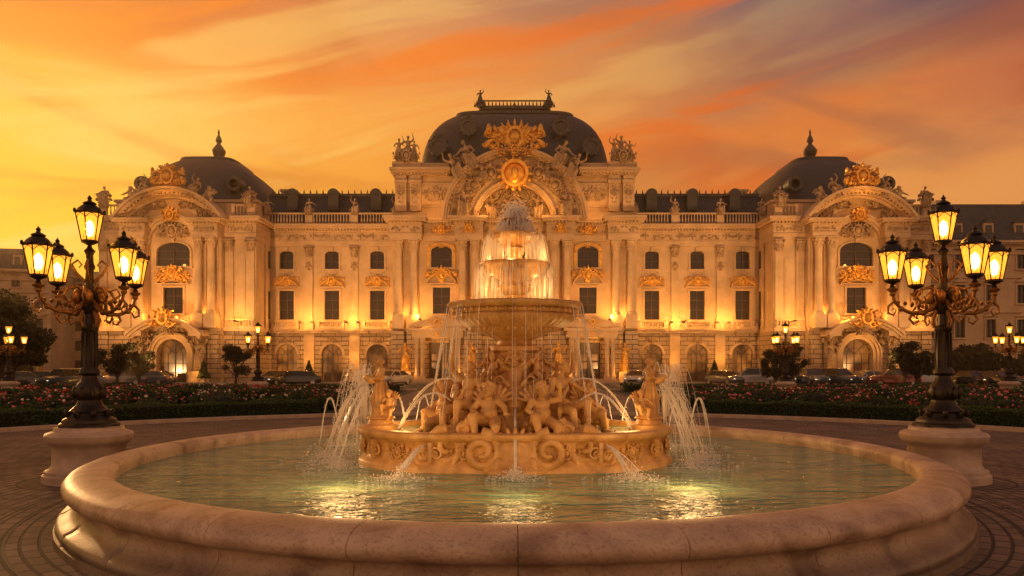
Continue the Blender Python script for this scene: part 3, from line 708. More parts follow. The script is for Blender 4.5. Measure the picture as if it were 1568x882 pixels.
# ---- pavilions
for sgn in(-1,1):
    CUR[0]=T(BX+sgn*36.9,84,0)
    hw=8.6
    wall(G['rusticated_walls'],-5.2,5.2,0,5.7,[(0,[(3.2,.02,4.7,1.6)])],.7)
    wall(G['walls'],-5.2,5.2,5.7,15.6,[(0,[(2.1,7.5,10.3,0),(3.6,12.6,15.2,1.0)])])
    for sx in(-1,1):
        a,b_=(5.2,hw) if sx>0 else(-hw,-5.2)
        G['rusticated_walls'].box(a,b_,1.0,24,0,5.7); G['walls'].box(a,b_,1.0,24,5.7,18.0)
        G['walls'].box(min(sx*5.2,sx*4.9),max(sx*5.2,sx*4.9),.003,.998,0,17.9)
        for x in(5.75,8.05):
            G['walls'].box(sx*x-.5,sx*x+.5,.72,1.01,6.02,7.2); G['walls'].box(sx*x-.42,sx*x+.42,.78,1.01,7.2,14.5); capital(G['carving'],sx*x,14.35,15.6,.4,.85)
            G['rusticated_walls'].box(sx*x-.55,sx*x+.55,.8,1.01,0,5.58)
        G['walls'].box(sx*6.9-.55,sx*6.9+.55,.9,1.01,7.4,13.6); G['walls'].box(sx*6.9-.4,sx*6.9+.4,.86,.91,7.7,13.3)
        entab(a-(.07 if sx<0 else -.01),b_+(.07 if sx>0 else -.01),15.6,y=1.0,seed=170,back=22.9)
        for x in(3.1,4.45):
            column(G['columns'],sx*x,-1.0,7.1,15.6,.40); G['walls'].box(sx*x-.62,sx*x+.62,-1.65,.03,5.9,7.1); G['walls'].box(sx*x-.5,sx*x+.5,-.2,.02,7.1,15.6)
            G['rusticated_walls'].box(sx*x-.6,sx*x+.6,-.5,.02,0,5.58)
        entab(sx*3.85-1.35,sx*3.85+1.35,15.6,y=-1.15,zt=1.9,seed=173,back=1.1)
        LT((sx*3.8,-.55,7.5),90,False); LT((sx*6.9,-.8,7.0),300); LT((sx*1.9,-1.9,7.1),180,False)
        LT((sx*3.7,-3.2,1.0),75,False)
        balustrade(a,b_,18.12,1.35,1.0,piers=(sx*5.9,sx*8.1)); G['carving'].tpl(L_s0,T(sx*7.9,1.0,20.0)@S(sx*2.4,2.4,2.4)); orn(G['carving'],sx*7.9,20.2,1.6,1.2,176,.4,.8,y=.9)
        for k in range(6):
            yy=4.2+k*3.4; G['walls'].box(min(sx*hw,sx*(hw+.2)),max(sx*hw,sx*(hw+.2)),yy-.4,yy+.4,6.03,15.58)
            G['glass'].box(min(sx*hw,sx*(hw+.02)),max(sx*hw,sx*(hw+.02)),yy+.9,yy+2.5,7.2,10.4); G['glass'].box(min(sx*hw,sx*(hw+.02)),max(sx*hw,sx*(hw+.02)),yy+.9,yy+2.5,13,15)
        G['carving'].tpl(L_out if sx<0 else L_up,T(sx*3.3,-1.6,1.3)@S(3.2)); G['walls'].box(sx*3.3-.75,sx*3.3+.75,-2.3,.02,0,1.3)
        orn(G['carving'],sx*3.1,4.7,2.2,1.4,178,.4,.9,y=-1.0)
        G['walls'].box(sx*3.3-.8,sx*3.3+.8,-2.2,.02,5.0,5.58)
    G['core'].box(-5.1,5.1,1.0,23.9,0,18.3)
    window(0,3.2,.02,4.7,1.6,0,0,lit=True,gl=.55); window(0,2.1,7.5,10.3,0); window(0,3.6,12.6,15.2,1.0,nh=2)
    for k,(ri,ro,yy) in enumerate(((1.62,1.95,-.5),(1.95,2.25,-.7),(2.25,2.4,-.9))):
        G['walls'].band(0,3.1,ri,ro,yy,.05,0,180,24)
        for sx in(-1,1): G['walls'].box(min(sx*ri,sx*ro),max(sx*ri,sx*ro),yy,.05,0,3.1)
    rr=5.2
    for (a,b_,yy) in((0,.25,-2.0),(.252,.5,-2.4),(.502,.7,-2.7)): G['walls'].band(0,6.7-rr,rr+a-.45,rr+b_-.45,yy,.06,42,138,20)
    orn(G['gilding'],0,6.9,3.4,2.0,180,.4,1.5,y=-2.4); orn(G['carving'],0,5.5,4.6,1.0,181,.3,1.3,y=-1.2)
    G['walls'].box(-5.2,5.2,-.45,.1,5.6,5.85); G['walls'].box(-5.25,5.25,-.6,.08,5.852,6.02)
    for sx in(-1,1): G['walls'].box(min(sx*5.26,sx*8.7),max(sx*5.26,sx*8.7),.45,24.1,5.6,6.02); balustrade(min(sx*5.4,sx*8.5),max(sx*5.4,sx*8.5),6.03,.9,.6)
    balcony(0,4.2,6.03,-.1)
    pedi(0,10.6,3.6,2.0,182,y=-.1); orn(G['gilding'],0,12.0,2.4,1.4,183,.3,1,y=-.3)
    gz=13.95; Rr=6.7; n=20
    P=[(-5.2,15.6),(5.2,15.6)]+[(Rr*math.cos(math.radians(39+102*i/n)),gz+Rr*math.sin(math.radians(39+102*i/n))) for i in range(n+1)]
    G['walls'].prism(P,0,.8)
    for (ri,ro,yy) in((5.9,6.2,-.5),(6.2,6.45,-1.0),(6.452,6.7,-1.4),(6.702,6.95,-1.8)): G['walls'].band(0,gz,ri,ro,yy,1.5,31,149,30)
    for a in range(34,147,4):
        aa=math.radians(a); G['walls'].box(-.1,.1,-1.35,-.9,-.16,0,M=T(6.44*math.cos(aa),0,gz+6.44*math.sin(aa))@RY(90-a))
    for (ri,ro,yy) in((2.5,2.8,-.45),(2.8,3.15,-.65),(3.15,3.3,-.8)): G['walls'].band(0,14.9,ri,ro,yy,.03,0,180,28)
    orn(G['carving'],0,16.4,3.6,1.8,185,.4,1.6,y=-.1); orn(G['gilding'],0,18.0,1.7,1.6,186,.4,1,y=-.7)
    for sx in(-1,1): orn(G['carving'],sx*3.6,18.2,2.0,1.6,188,.35,1,y=-.1); orn(G['carving'],sx*1.9,19.2,2.4,1.0,189,.35,1,y=-.1)
    orn(G['gilding'],0,22.0,3.4,2.4,190,.5,2,y=-1.2); orn(G['carving'],0,21.0,6.0,1.6,191,.5,1.8,y=-.9)
    for a in range(-60,61,15):
        aa=math.radians(a); G['gilding'].tube([(0,-1.1,21.6),(1.8*math.sin(aa),-1.2,21.6+1.8*math.cos(aa))],[.2,.05],6)
    for sx in(-1,1): G['carving'].tpl(L_s1,T(sx*2.6,-.8,20.6)@RY(sx*18)@S(sx*2.4,2.4,2.4)); G['carving'].tpl(L_c,T(sx*4.2,-.8,19.6)@S(sx*2.6,2.6,2.6))
    LT((0,-2.6,19.6),130,False); LT((0,-2.2,13.0),90,False); LT((0,-1.9,4.2),60,False)
    G['walls'].box(-7.9,7.9,3.4,22.6,18.0,20.2); G['walls'].box(-8.1,8.1,3.2,22.8,20.2,20.5)
    G['slate_roof'].box(-8.5,8.5,1.2,23.8,18.0,18.2)
    PP=[(0,1.03),(.05,1.0),(.2,.96),(.38,.90),(.55,.82),(.7,.73),(.83,.62),(.93,.51),(1,.42)]
    dome(7.9,9.5,20.45,5.9,PP,0,13.0,pw=4.2); dome(3.5,5.0,26.25,.4,[(0,1),(1,.95)],0,13,G['lead'])
    G['lead'].lathe([(1.2,0),(1.2,.3),(.6,.5),(.35,1.0),(.75,1.5),(.85,2.0),(.5,2.5),(.2,2.9),(.4,3.2),(.3,3.6),(.1,4.0),(.14,4.3),(0,4.8)],c=(0,13,26.6),seg=14)
    for sx in(-1,1):
        G['lead'].band(sx*5.2,22.4,.5,.85,3.6,5.5,0,360,16); G['walls'].box(sx*7.2-.6,sx*7.2+.6,17,19,20.5,24.4); G['walls'].box(sx*7.2-.75,sx*7.2+.75,16.85,19.15,24.4,24.7)
CUR[0]=None
palace=empty('palace',(BX,86,0))
def padd(k,mat_,sm):
    mb=G[k]
    mb.v=[(x-BX,y-86,z) for x,y,z in mb.v]
    emit_obj(mb,k,mat_,palace,sm)
for k,mm,sm in(('walls',M_stone,False),('rusticated_walls',M_rust,False),('columns',M_stone,True),('carving',M_relief,True),('gilding',M_gold,True),('glass',M_glass,False),('frames',M_frame,False),('doors',M_frame,False),('lit_glass',M_lit,False),('slate_roof',M_slate,True),('lead',M_lead,True),('balusters',M_stone,True),('core',M_core,False)): padd(k,mm,sm)
for i,(p,e) in enumerate(LIGHTS):
    light('facade_uplight_%d'%i,'POINT',p-Vector((BX,86,0)),e*1.0,WARM,.15,palace)
# ground floodlights washing the whole front
for x,kf in((-46,1.5),(-31,1.35),(-12.5,1.1),(12.5,1.1),(31,1.1),(46,1.15)):
    e=empty('floodlight',(x,61.0,0)); mb=MB(); mb.box(-.25,.25,-.12,.12,.3,.66); mb.box(-.3,.3,-.15,-.10,.27,.69); mb.cap((-.31,0,.05),(-.31,0,.5),.025,.025,6); mb.cap((.31,0,.05),(.31,0,.5),.025,.025,6); mb.box(-.4,.4,-.2,.2,0,.06)
    emit_obj(mb,'housing',M_iron,e)
    d=Vector((-x*.08/10,1,math.tan(math.radians(28)))); light('flood_lamp','SPOT',(0,.35,.75),16000*kf,(1,.52,.19),.25,e,(-d).to_track_quat('Z','Y').to_euler(),60)

# ------------------------------------------------------------------ fountain
FC=Vector((.05,13,0))
fountain=empty('fountain',FC)
ZW=.56
mb=MB()
prof=[(6.0,.30),(6.0,.62),(5.985,.69),(6.0,.735),(6.05,.765),(6.14,.775),(6.30,.77),(6.42,.745),(6.52,.70),(6.57,.64),(6.575,.58),(6.54,.525),(6.47,.49),(6.42,.475),(6.40,.44),(6.405,.38),(6.43,.32),(6.48,.27),(6.54,.235),(6.60,.21),(6.635,.175),(6.64,.13),(6.62,.10),(6.66,.09),(6.67,.0)]
angs=[];nj=28
for i in range(nj):
    a=2*pi*i/nj - pi/2
    angs+= [(a-.0011,0),(a,1),(a+.0011,0)]
    for k in range(1,9): angs.append((a+2*pi/nj*k/9,0))
vs=[];fs=[];n=len(prof)
for a,g_ in angs:
    for j,(r,z) in enumerate(prof):
        if g_: dr=-.014 if r>6.2 else .009; rr=r+dr; zz=z-(.014 if z>.7 else 0)
        else: rr,zz=r,z
        vs.append((rr*math.cos(a),rr*math.sin(a),zz))
m_=len(angs)
for i in range(m_):
    i2=(i+1)%m_
    for j in range(n-1): fs.append((i*n+j,i*n+j+1,i2*n+j+1,i2*n+j))
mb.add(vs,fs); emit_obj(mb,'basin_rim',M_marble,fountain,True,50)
mb=MB(); mb.lathe([(0,.0),(6.05,.0)],seg=96,c=(0,0,.3)); emit_obj(mb,'basin_floor',M_marble,fountain)
mb=MB(); vs=[(0,0,ZW)]; fs=[]
sg=96
for i in range(sg): a=2*pi*i/sg; vs.append((6.03*math.cos(a),6.03*math.sin(a),ZW))
for i in range(sg): fs.append((0,1+i,1+(i+1)%sg))
mb.add(vs,fs); emit_obj(mb,'pool_water',M_water,fountain)
def rad(a,rx=2.45,ry=1.5,p=2.6):
    r=(abs(math.cos(a)/rx)**p+abs(math.sin(a)/ry)**p)**(-1/p)
    return r*(1+.02*math.cos(8*a))
prof=[(.10,.35),(.10,.62),(.07,.66),(.03,.69),(.0,.73),(-.03,.84),(-.02,.95),(.03,1.0),(.07,1.03),(.10,1.055),(.11,1.09),(.10,1.13),(.06,1.15),(-.14,1.15),(-.18,1.12),(-.18,.9)]
vs=[];fs=[];sg=200;n=len(prof)
for i in range(sg):
    a=2*pi*i/sg; r=rad(a)
    for o_,z in prof: vs.append(((r+o_)*math.cos(a),(r+o_)*math.sin(a),z))
for i in range(sg):
    i2=(i+1)%sg
    for j in range(n-1): fs.append((i*n+j,i*n+j+1,i2*n+j+1,i2*n+j))
mb=MB(); mb.add(vs,fs)
FO=mb
mw=MB(); vs=[(0,0,1.07)];fs=[]
for i in range(sg): a=2*pi*i/sg; r=rad(a)-.15; vs.append((r*math.cos(a),r*math.sin(a),1.07))
for i in range(sg): fs.append((0,1+i,1+(i+1)%sg))
mw.add(vs,fs); emit_obj(mw,'upper_pool_water',M_water,fountain)
nP=26
for i in range(nP):
    a=2*pi*(i+.5)/nP; r=rad(a); e=.01
    p=Vector((rad(a)*math.cos(a),rad(a)*math.sin(a),0)); q=Vector((rad(a+e)*math.cos(a+e),rad(a+e)*math.sin(a+e),0))
    t=(q-p).normalized(); an=math.degrees(math.atan2(t.y,t.x))
    CUR[0]=T(p.x,p.y,.84)@RZ(an)
    if i%2: orn(FO,0,0,.42,.24,200,.045,1.2)
    else:
        scroll(FO,-.09,.0,.11,1,0,1.5,.22,-.03); scroll(FO,.09,0,.11,-1,pi,1.5,.22,-.03); FO.ell((0,-.03,-.02),(.05,.05,.11)); FO.box(-.03,.03,-.075,.02,-.12,.17)
CUR[0]=None
for sx in(-1,1):
    FO.lathe([(.30,.35),(.30,.66),(.25,.7),(.23,.84),(.26,.98),(.31,1.03),(.33,1.1),(.31,1.16),(.22,1.18),(.2,1.25),(.24,1.27),(.22,1.30)],c=(sx*2.24,0,0),seg=28)
    for k in range(8):
        CUR[0]=T(sx*2.24,0,.84)@RZ(k*45)@T(0,-.24,0); orn(FO,0,0,.16,.22,205,.04,.7)
    CUR[0]=None
emit_obj(FO,'raised_basin',M_fount,fountain,True,45)
# central carved mass, fused
cm=MB()
rg=random.Random(3)
cm.lathe([(0,.4),(1.28,.4),(1.32,.62),(1.24,.78),(1.14,.98),(1.0,1.12),(.86,1.3),(.66,1.5),(.52,1.75),(.42,1.98),(.37,2.2),(.38,2.4),(0,2.4)],seg=48,rf=lambda a,j:1+.06*math.sin(4*a+pi/2)+.03*math.sin(12*a+j))
for q in range(4):
    CUR[0]=RZ(q*90)
    cm.ell((0,-.76,1.6),(.22,.11,.26)); 
    for k in range(12):
        a=math.radians(k*30); cm.ell((.26*math.cos(a),-.80,1.6+.3*math.sin(a)),(.05,.06,.085),(0,pi/2-a,0),6,5)
    cm.ell((0,-.86,1.6),(.10,.07,.12)); cm.cap((0,-.86,1.53),(0,-1.0,1.49),.035,.025); cm.cap((0,-.5,1.6),(0,-.8,1.6),.3,.2)
    for s in(-1,1):
        scroll(cm,s*.28,1.3,.17,-s,pi/2,1.4,.26,-.86,seg=7); scroll(cm,s*.24,1.9,.11,s,-pi/2,1.3,.26,-.52,seg=7)
        scroll(cm,s*.55,.90,.22,s,pi/2,1.5,.24,-1.18,seg=7)
        scroll(cm,s*.2,.76,.14,-s,pi/2,1.5,.24,-1.32,seg=7)
    for k in range(9): x=-.44+.11*k; cm.ell((x,-1.10+.25*abs(x),1.12-.35*abs(x)),(.045,.06,.12),(.5,(x)*1.5,0),6,5)
    for k in range(24):
        a=rg.uniform(-pi/4,pi/4)-pi/2; z=rg.uniform(.6,1.3); r=1.28-.5*max(0,z-.85)
        cm.ell((r*math.cos(a),r*math.sin(a),z),(rg.uniform(.04,.09),rg.uniform(.04,.09),rg.uniform(.05,.12)),(rg.random(),rg.random(),rg.random()*3),6,5)
    for k in range(12):
        a=rg.uniform(-pi/4,pi/4)-pi/2; z=rg.uniform(1.3,2.3); r=.70-.33*(z-1.3)
        cm.ell((r*math.cos(a),r*math.sin(a),z),(.06,.06,rg.uniform(.06,.12)),(rg.random(),rg.random(),rg.random()*3),6,5)
    for k in range(13):
        t=k/12; x=-.34+.68*t; z=2.22-.16*math.sin(pi*t); cm.ell((x*.8,-.45-.0*t+.2*abs(t-.5),z),.055,None,6,5)
    CUR[0]=RZ(q*90+45)
    pts=[];rr=[]
    for k in range(30):
        t=k/29; a=-pi*.55+2.9*pi*t; q_=.28*(1-.75*t)
        pts.append((0,-1.36+q_*math.cos(a)*1.0,.95+q_*math.sin(a))); rr.append(.12*(1-.45*t))
    cm.tube(pts,rr,10); cm.tube([(0,-1.3,1.2),(0,-1.1,1.28),(0,-.88,1.42),(0,-.7,1.62),(0,-.62,1.8)],[.15,.2,.2,.14,.08],10)
    scroll(cm,0,.95,.24,1,0,1.6,.25,-1.5,seg=7)
    cm.ell((0,-.98,1.2),(.34,.3,.22))
for q in range(2):
    CUR[0]=RZ(q*180)
    cm.ell((0,-1.42,.86),(.22,.18,.26)); cm.ell((0,-1.56,.9),(.09,.09,.13)); cm.lathe([(0,.4),(.62,.4),(.66,.60),(.58,.66),(.5,.9),(.45,1.1),(0,1.15)],c=(0,-1.12,0),seg=32)
    for k in range(9): a=math.radians(-80+k*20); cm.ell((.27*math.sin(a),-1.5,.88+.27*math.cos(a)),(.04,.07,.11),(0,a,0),6,5)
    for s in(-1,1):
        for (x,z,r,y,dd) in((.50,.88,.29,-1.50,1),(1.02,.94,.28,-1.38,-1),(1.38,.80,.18,-1.40,1),(.76,1.18,.16,-1.32,1),(.22,.68,.1,-1.62,-1)):
            scroll(cm,s*x,z,r,dd*s,pi/2,1.6,.30,y,seg=8,n=26); cm.ell((s*x,y+.12,z),(r*.95,.16,r*.95))
        for k in range(8): t=k/7; cm.ell((s*(.3+1.0*t),-1.52+.12*t,.64+.03*math.sin(9*t)),(.09,.07,.05),None,6,5)
        for k in range(7): t=k/6; cm.ell((s*(.72+.2*t),-1.42,1.08-.4*t),(.05,.08,.09),(0,s*(.6-t),0),6,5)
CUR[0]=None
CMt=remesh(cm,.0135,1)
mb=MB(); mb.tpl(CMt); emit_obj(mb,'carved_pedestal',M_fount,fountain,True,None)
fg=MB()
for q in range(4):
    B0=RZ(q*90)
    fg.tpl(F_c0 ,B0@T(-.40,-1.14,1.24)@RZ(-14)@S(1.2)); fg.tpl(F_c1,B0@T(.40,-1.14,1.24)@RZ(14)@S(-1.2,1.2,1.2))
    fg.tpl(F_s1 if q%2 else F_s0,B0@RZ(45)@T(0,-1.02,1.42)@S(1.3)); 
    fg.tpl(F_jar,B0@T(0,-.46,1.66)@S(.82,.72,.80)); fg.tpl(F_c1,B0@RZ(45)@T(0,-.5,2.0)@S(.62))
for sx in(-1,1):
    fg.tpl(F_jar,T(sx*2.24,0,1.28)@RZ(sx*62)@S(sx*1.0,1.0,1.0)); fg.tpl(F_c0,T(sx*2.08,-.14,1.42)@RZ(sx*15)@S(.6))
emit_obj(fg,'statues',M_fount,fountain,True,None)
bw=MB()
bw.lathe([(.37,2.36),(.42,2.40),(.42,2.46),(.30,2.50),(.28,2.56),(.40,2.62),(.48,2.66),(.66,2.73),(.80,2.80),(.92,2.88),(.98,2.95),(.99,2.985),(.97,3.0),(1.02,3.02),(1.03,3.05),(1.0,3.07),(1.06,3.10),(1.12,3.13),(1.13,3.165),(1.11,3.19),(1.05,3.195),(1.0,3.16),(.9,3.13),(.3,3.08),(.2,3.08)],seg=160,rf=lambda a,j:1+(.035*abs(math.sin(20*a)) if 6<=j<=10 else 0))
for i in range(44):
    a=2*pi*i/44; bw.ell((1.035*math.cos(a),1.035*math.sin(a),3.04),(.03,.03,.04),None,6,5)
    bw.ell((.74*math.cos(a),.74*math.sin(a),2.75),(.03,.03,.04),None,6,5)
bw.lathe([(.30,3.05),(.32,3.12),(.26,3.17),(.20,3.22),(.17,3.32),(.26,3.40),(.30,3.46),(.22,3.52),(.2,3.56),(.28,3.60),(.42,3.66),(.52,3.74),(.565,3.79),(.59,3.82),(.59,3.85),(.56,3.865),(.5,3.84),(.2,3.82)],seg=72,rf=lambda a,j:1+(.03*abs(math.sin(10*a)) if 9<=j<=12 or 4<=j<=7 else 0))
bw.lathe([(.2,3.80),(.18,3.86),(.13,3.92),(.12,4.0),(.17,4.06),(.18,4.1),(.13,4.14),(.2,4.19),(.33,4.23),(.41,4.29),(.425,4.33),(.41,4.35),(.36,4.33),(.1,4.31)],seg=56)
bw.lathe([(.12,4.30),(.08,4.36),(.07,4.42),(.10,4.46),(.08,4.48),(.14,4.52),(.22,4.56),(.235,4.58),(.21,4.59),(.05,4.57),(.04,4.63),(0,4.66)],seg=36)
emit_obj(bw,'tiered_bowls',M_fount,fountain,True,50)
bwat=MB()
for r,z in((1.03,3.165),(.51,3.845),(.37,4.338)): bwat.lathe([(0,z),(r,z)],seg=48)
emit_obj(bwat,'bowl_water',M_water,fountain,True)
# water jets
J=MB(); D=MB()
rw=random.Random(21)
def drop(p,r): 
    D.add([(p[0]+r,p[1],p[2]),(p[0],p[1]+r,p[2]),(p[0]-r,p[1],p[2]),(p[0],p[1]-r,p[2]),(p[0],p[1],p[2]+r*1.6),(p[0],p[1],p[2]-r*1.4)],[(0,1,4),(1,2,4),(2,3,4),(3,0,4),(1,0,5),(2,1,5),(3,2,5),(0,3,5)])
def jet(p0,p1,rise,n=4,rad_=.008,spread=.02,drops=60,ds=.007,core=True):
    p0=Vector(p0);p1=Vector(p1)
    def P(t,off):
        x=p0.lerp(p1,t); z=p0.z*(1-t)+p1.z*t+4*rise*t*(1-t)
        return Vector((x.x,x.y,z))+off*t
    for k in range(n):
        off=Vector((rw.gauss(0,spread),rw.gauss(0,spread),rw.gauss(0,spread*.5)))
        te=1.0 if (k==0) else rw.uniform(.6,1)
        pts=[P(i/16*te,off) for i in range(17)]
        J.tube(pts,[rad_*(1-.3*i/16)*rw.uniform(.6,1.2) for i in range(17)],5)
    for k in range(drops):
        t=rw.random()**.6; off=Vector([rw.gauss(0,spread*1.3) for _ in range(3)]); drop(P(t,off),ds*rw.uniform(.4,1.2))
def splash(x,y,z=ZW,r=.15,n=60,h=.08):
    for k in range(n):
        a=rw.random()*2*pi; q=abs(rw.gauss(0,r)); drop((x+q*math.cos(a),y+q*math.sin(a)*.8,z+abs(rw.gauss(0,h))*max(0,1-q/(3*r))),.009*rw.uniform(.4,1.3))
    for k in range(n//3):
        a=rw.random()*2*pi; q=abs(rw.gauss(0,r*1.5)); D.ell((x+q*math.cos(a),y+q*math.sin(a),z+.002),(rw.uniform(.01,.035),rw.uniform(.01,.03),.006),None,6,4)
for q in range(4):
    m4=RZ(q*90)
    if q in(0,2): jet(m4@Vector((0,-1.02,1.49)),m4@Vector((0,-2.0,ZW)),.16,7,.016,.014,160); b_=m4@Vector((0,-2.0,ZW)); splash(b_.x,b_.y,r=.15,n=460,h=.09)
    else: jet(m4@Vector((0,-1.02,1.49)),m4@Vector((0,-1.6,1.08)),.05,3,.01,.012,50)
for sx in(-1,1):
    for (ax,ay,ex,ey) in((1.35,-1.48,1.66,-2.05),(1.35,1.48,1.66,2.05)):
        jet((sx*ax,ay,.98),(sx*ex,ey,ZW),.06,11,.011,.05,200); splash(sx*ex,ey,r=.2,n=300)
    jet((sx*2.42,-.1,1.88),(sx*2.98,-.35,ZW),.20,9,.014,.03,280); splash(sx*2.98,-.35,r=.2,n=360)
    jet((sx*2.42,.1,1.85),(sx*3.3,.5,ZW),.34,7,.012,.05,240); splash(sx*3.3,.5,r=.2,n=260)
    jet((sx*2.42,-.1,1.80),(sx*2.75,-.9,ZW),.15,5,.011,.03,140); splash(sx*2.75,-.9,r=.16,n=200)
    for k in range(46):
        tx=sx*rw.uniform(2.35,3.25); ty=rw.uniform(-.1,1.3); jet((sx*2.62,.6,1.1),(tx,ty,ZW+.05),rw.uniform(.75,1.35),1,.0038,.02,60,.0055)
    jet((sx*1.12,-.05,3.17),(sx*1.42,-.3,1.1),.03,4,.011,.02,140); jet((sx*1.10,.2,3.17),(sx*1.5,.5,1.1),.03,3,.009,.02,90)
    jet((sx*.9,-.68,3.17),(sx*1.15,-1.0,1.3),.03,2,.006,.02,70)
    for (x,y) in((1.7,3.4),(2.6,2.9),(1.1,4.2),(3.4,2.2)):
        for s3 in(-1,1): jet((sx*x,y,ZW),(sx*x+s3*.42,y,ZW),.95,3,.010,.02,60)
        splash(sx*x,y,r=.3,n=180)
    jet((sx*1.0,-.9,1.6),(sx*1.85,-.6,1.1),.32,5,.010,.02,100); jet((sx*.9,-.6,1.9),(sx*1.95,-.2,1.1),.32,4,.009,.02,80)
def curtain(r,z0,z1,n,out=.06,jit=.02,th=.0035):
    for k in range(n):
        a=rw.random()*2*pi; rr=r+rw.gauss(0,jit); o=out*rw.uniform(.4,1.3); ln=rw.uniform(.2,.9); s0=rw.uniform(0,1-ln)
        pts=[]
        for i in range(7):
            t=s0+ln*i/6; q=rr+o*math.sqrt(max(t,0)); pts.append((q*math.cos(a),q*math.sin(a),z0+(z1-z0)*t**1.3))
        J.tube(pts,[th*rw.uniform(.5,1.3)]*7,4)
    for k in range(n*2):
        a=rw.random()*2*pi; t=rw.random(); q=r+rw.gauss(0,jit*1.5)+out*math.sqrt(t); drop((q*math.cos(a),q*math.sin(a),z0+(z1-z0)*t),.006*rw.uniform(.4,1.2))
curtain(.425,4.35,3.87,160,.08); curtain(.59,3.86,3.18,250,.04,.03); curtain(.46,4.33,3.2,60,.15,.04); curtain(.23,4.58,4.34,120,.08,.02)
for k in range(120):
    a=rw.random()*2*pi; q=rw.uniform(.05,.36); jet((0,0,4.64),(q*math.cos(a),q*math.sin(a),4.36),rw.uniform(.12,.26),1,.005,.01,6,.010)
for k in range(480): drop((rw.gauss(0,.10),rw.gauss(0,.10),4.72+rw.gauss(0,.07)),.014*rw.uniform(.4,1.2))
curtain(1.13,3.17,1.1,60,.14,.03,.003)
emit_obj(J,'water_jets',M_jet,fountain,True,None); emit_obj(D,'water_droplets',M_jet,fountain,True,None)
FW=(1,.52,.15)
for q in range(4):
    a=math.radians(45+q*90)
    light('bowl_light_%d'%q,'POINT',(.80*math.cos(a),.80*math.sin(a),3.32),17,FW,.05,fountain)
    light('upper_bowl_light_%d'%q,'POINT',(.40*math.cos(a+.6),.40*math.sin(a+.6),3.95),6,FW,.04,fountain)
for sx in(-1,1):
    for sy in(-1,1):
        light('statue_fill_light','POINT',(sx*2.3,sy*2.9,.95),60,(1,.55,.19),.38,fountain)  # added soft fill without a fixture, brightens the carved group
        light('inner_fill_light','POINT',(sx*1.85,sy*.55,1.35),9,FW,.14,fountain)  # added unseen fill above the raised basin, lifts the dark pedestal
light('statue_fill_light','POINT',(0,-3.6,.95),34,(1,.55,.19),.38,fountain)  # added front fill for the statues, no lamp stands here

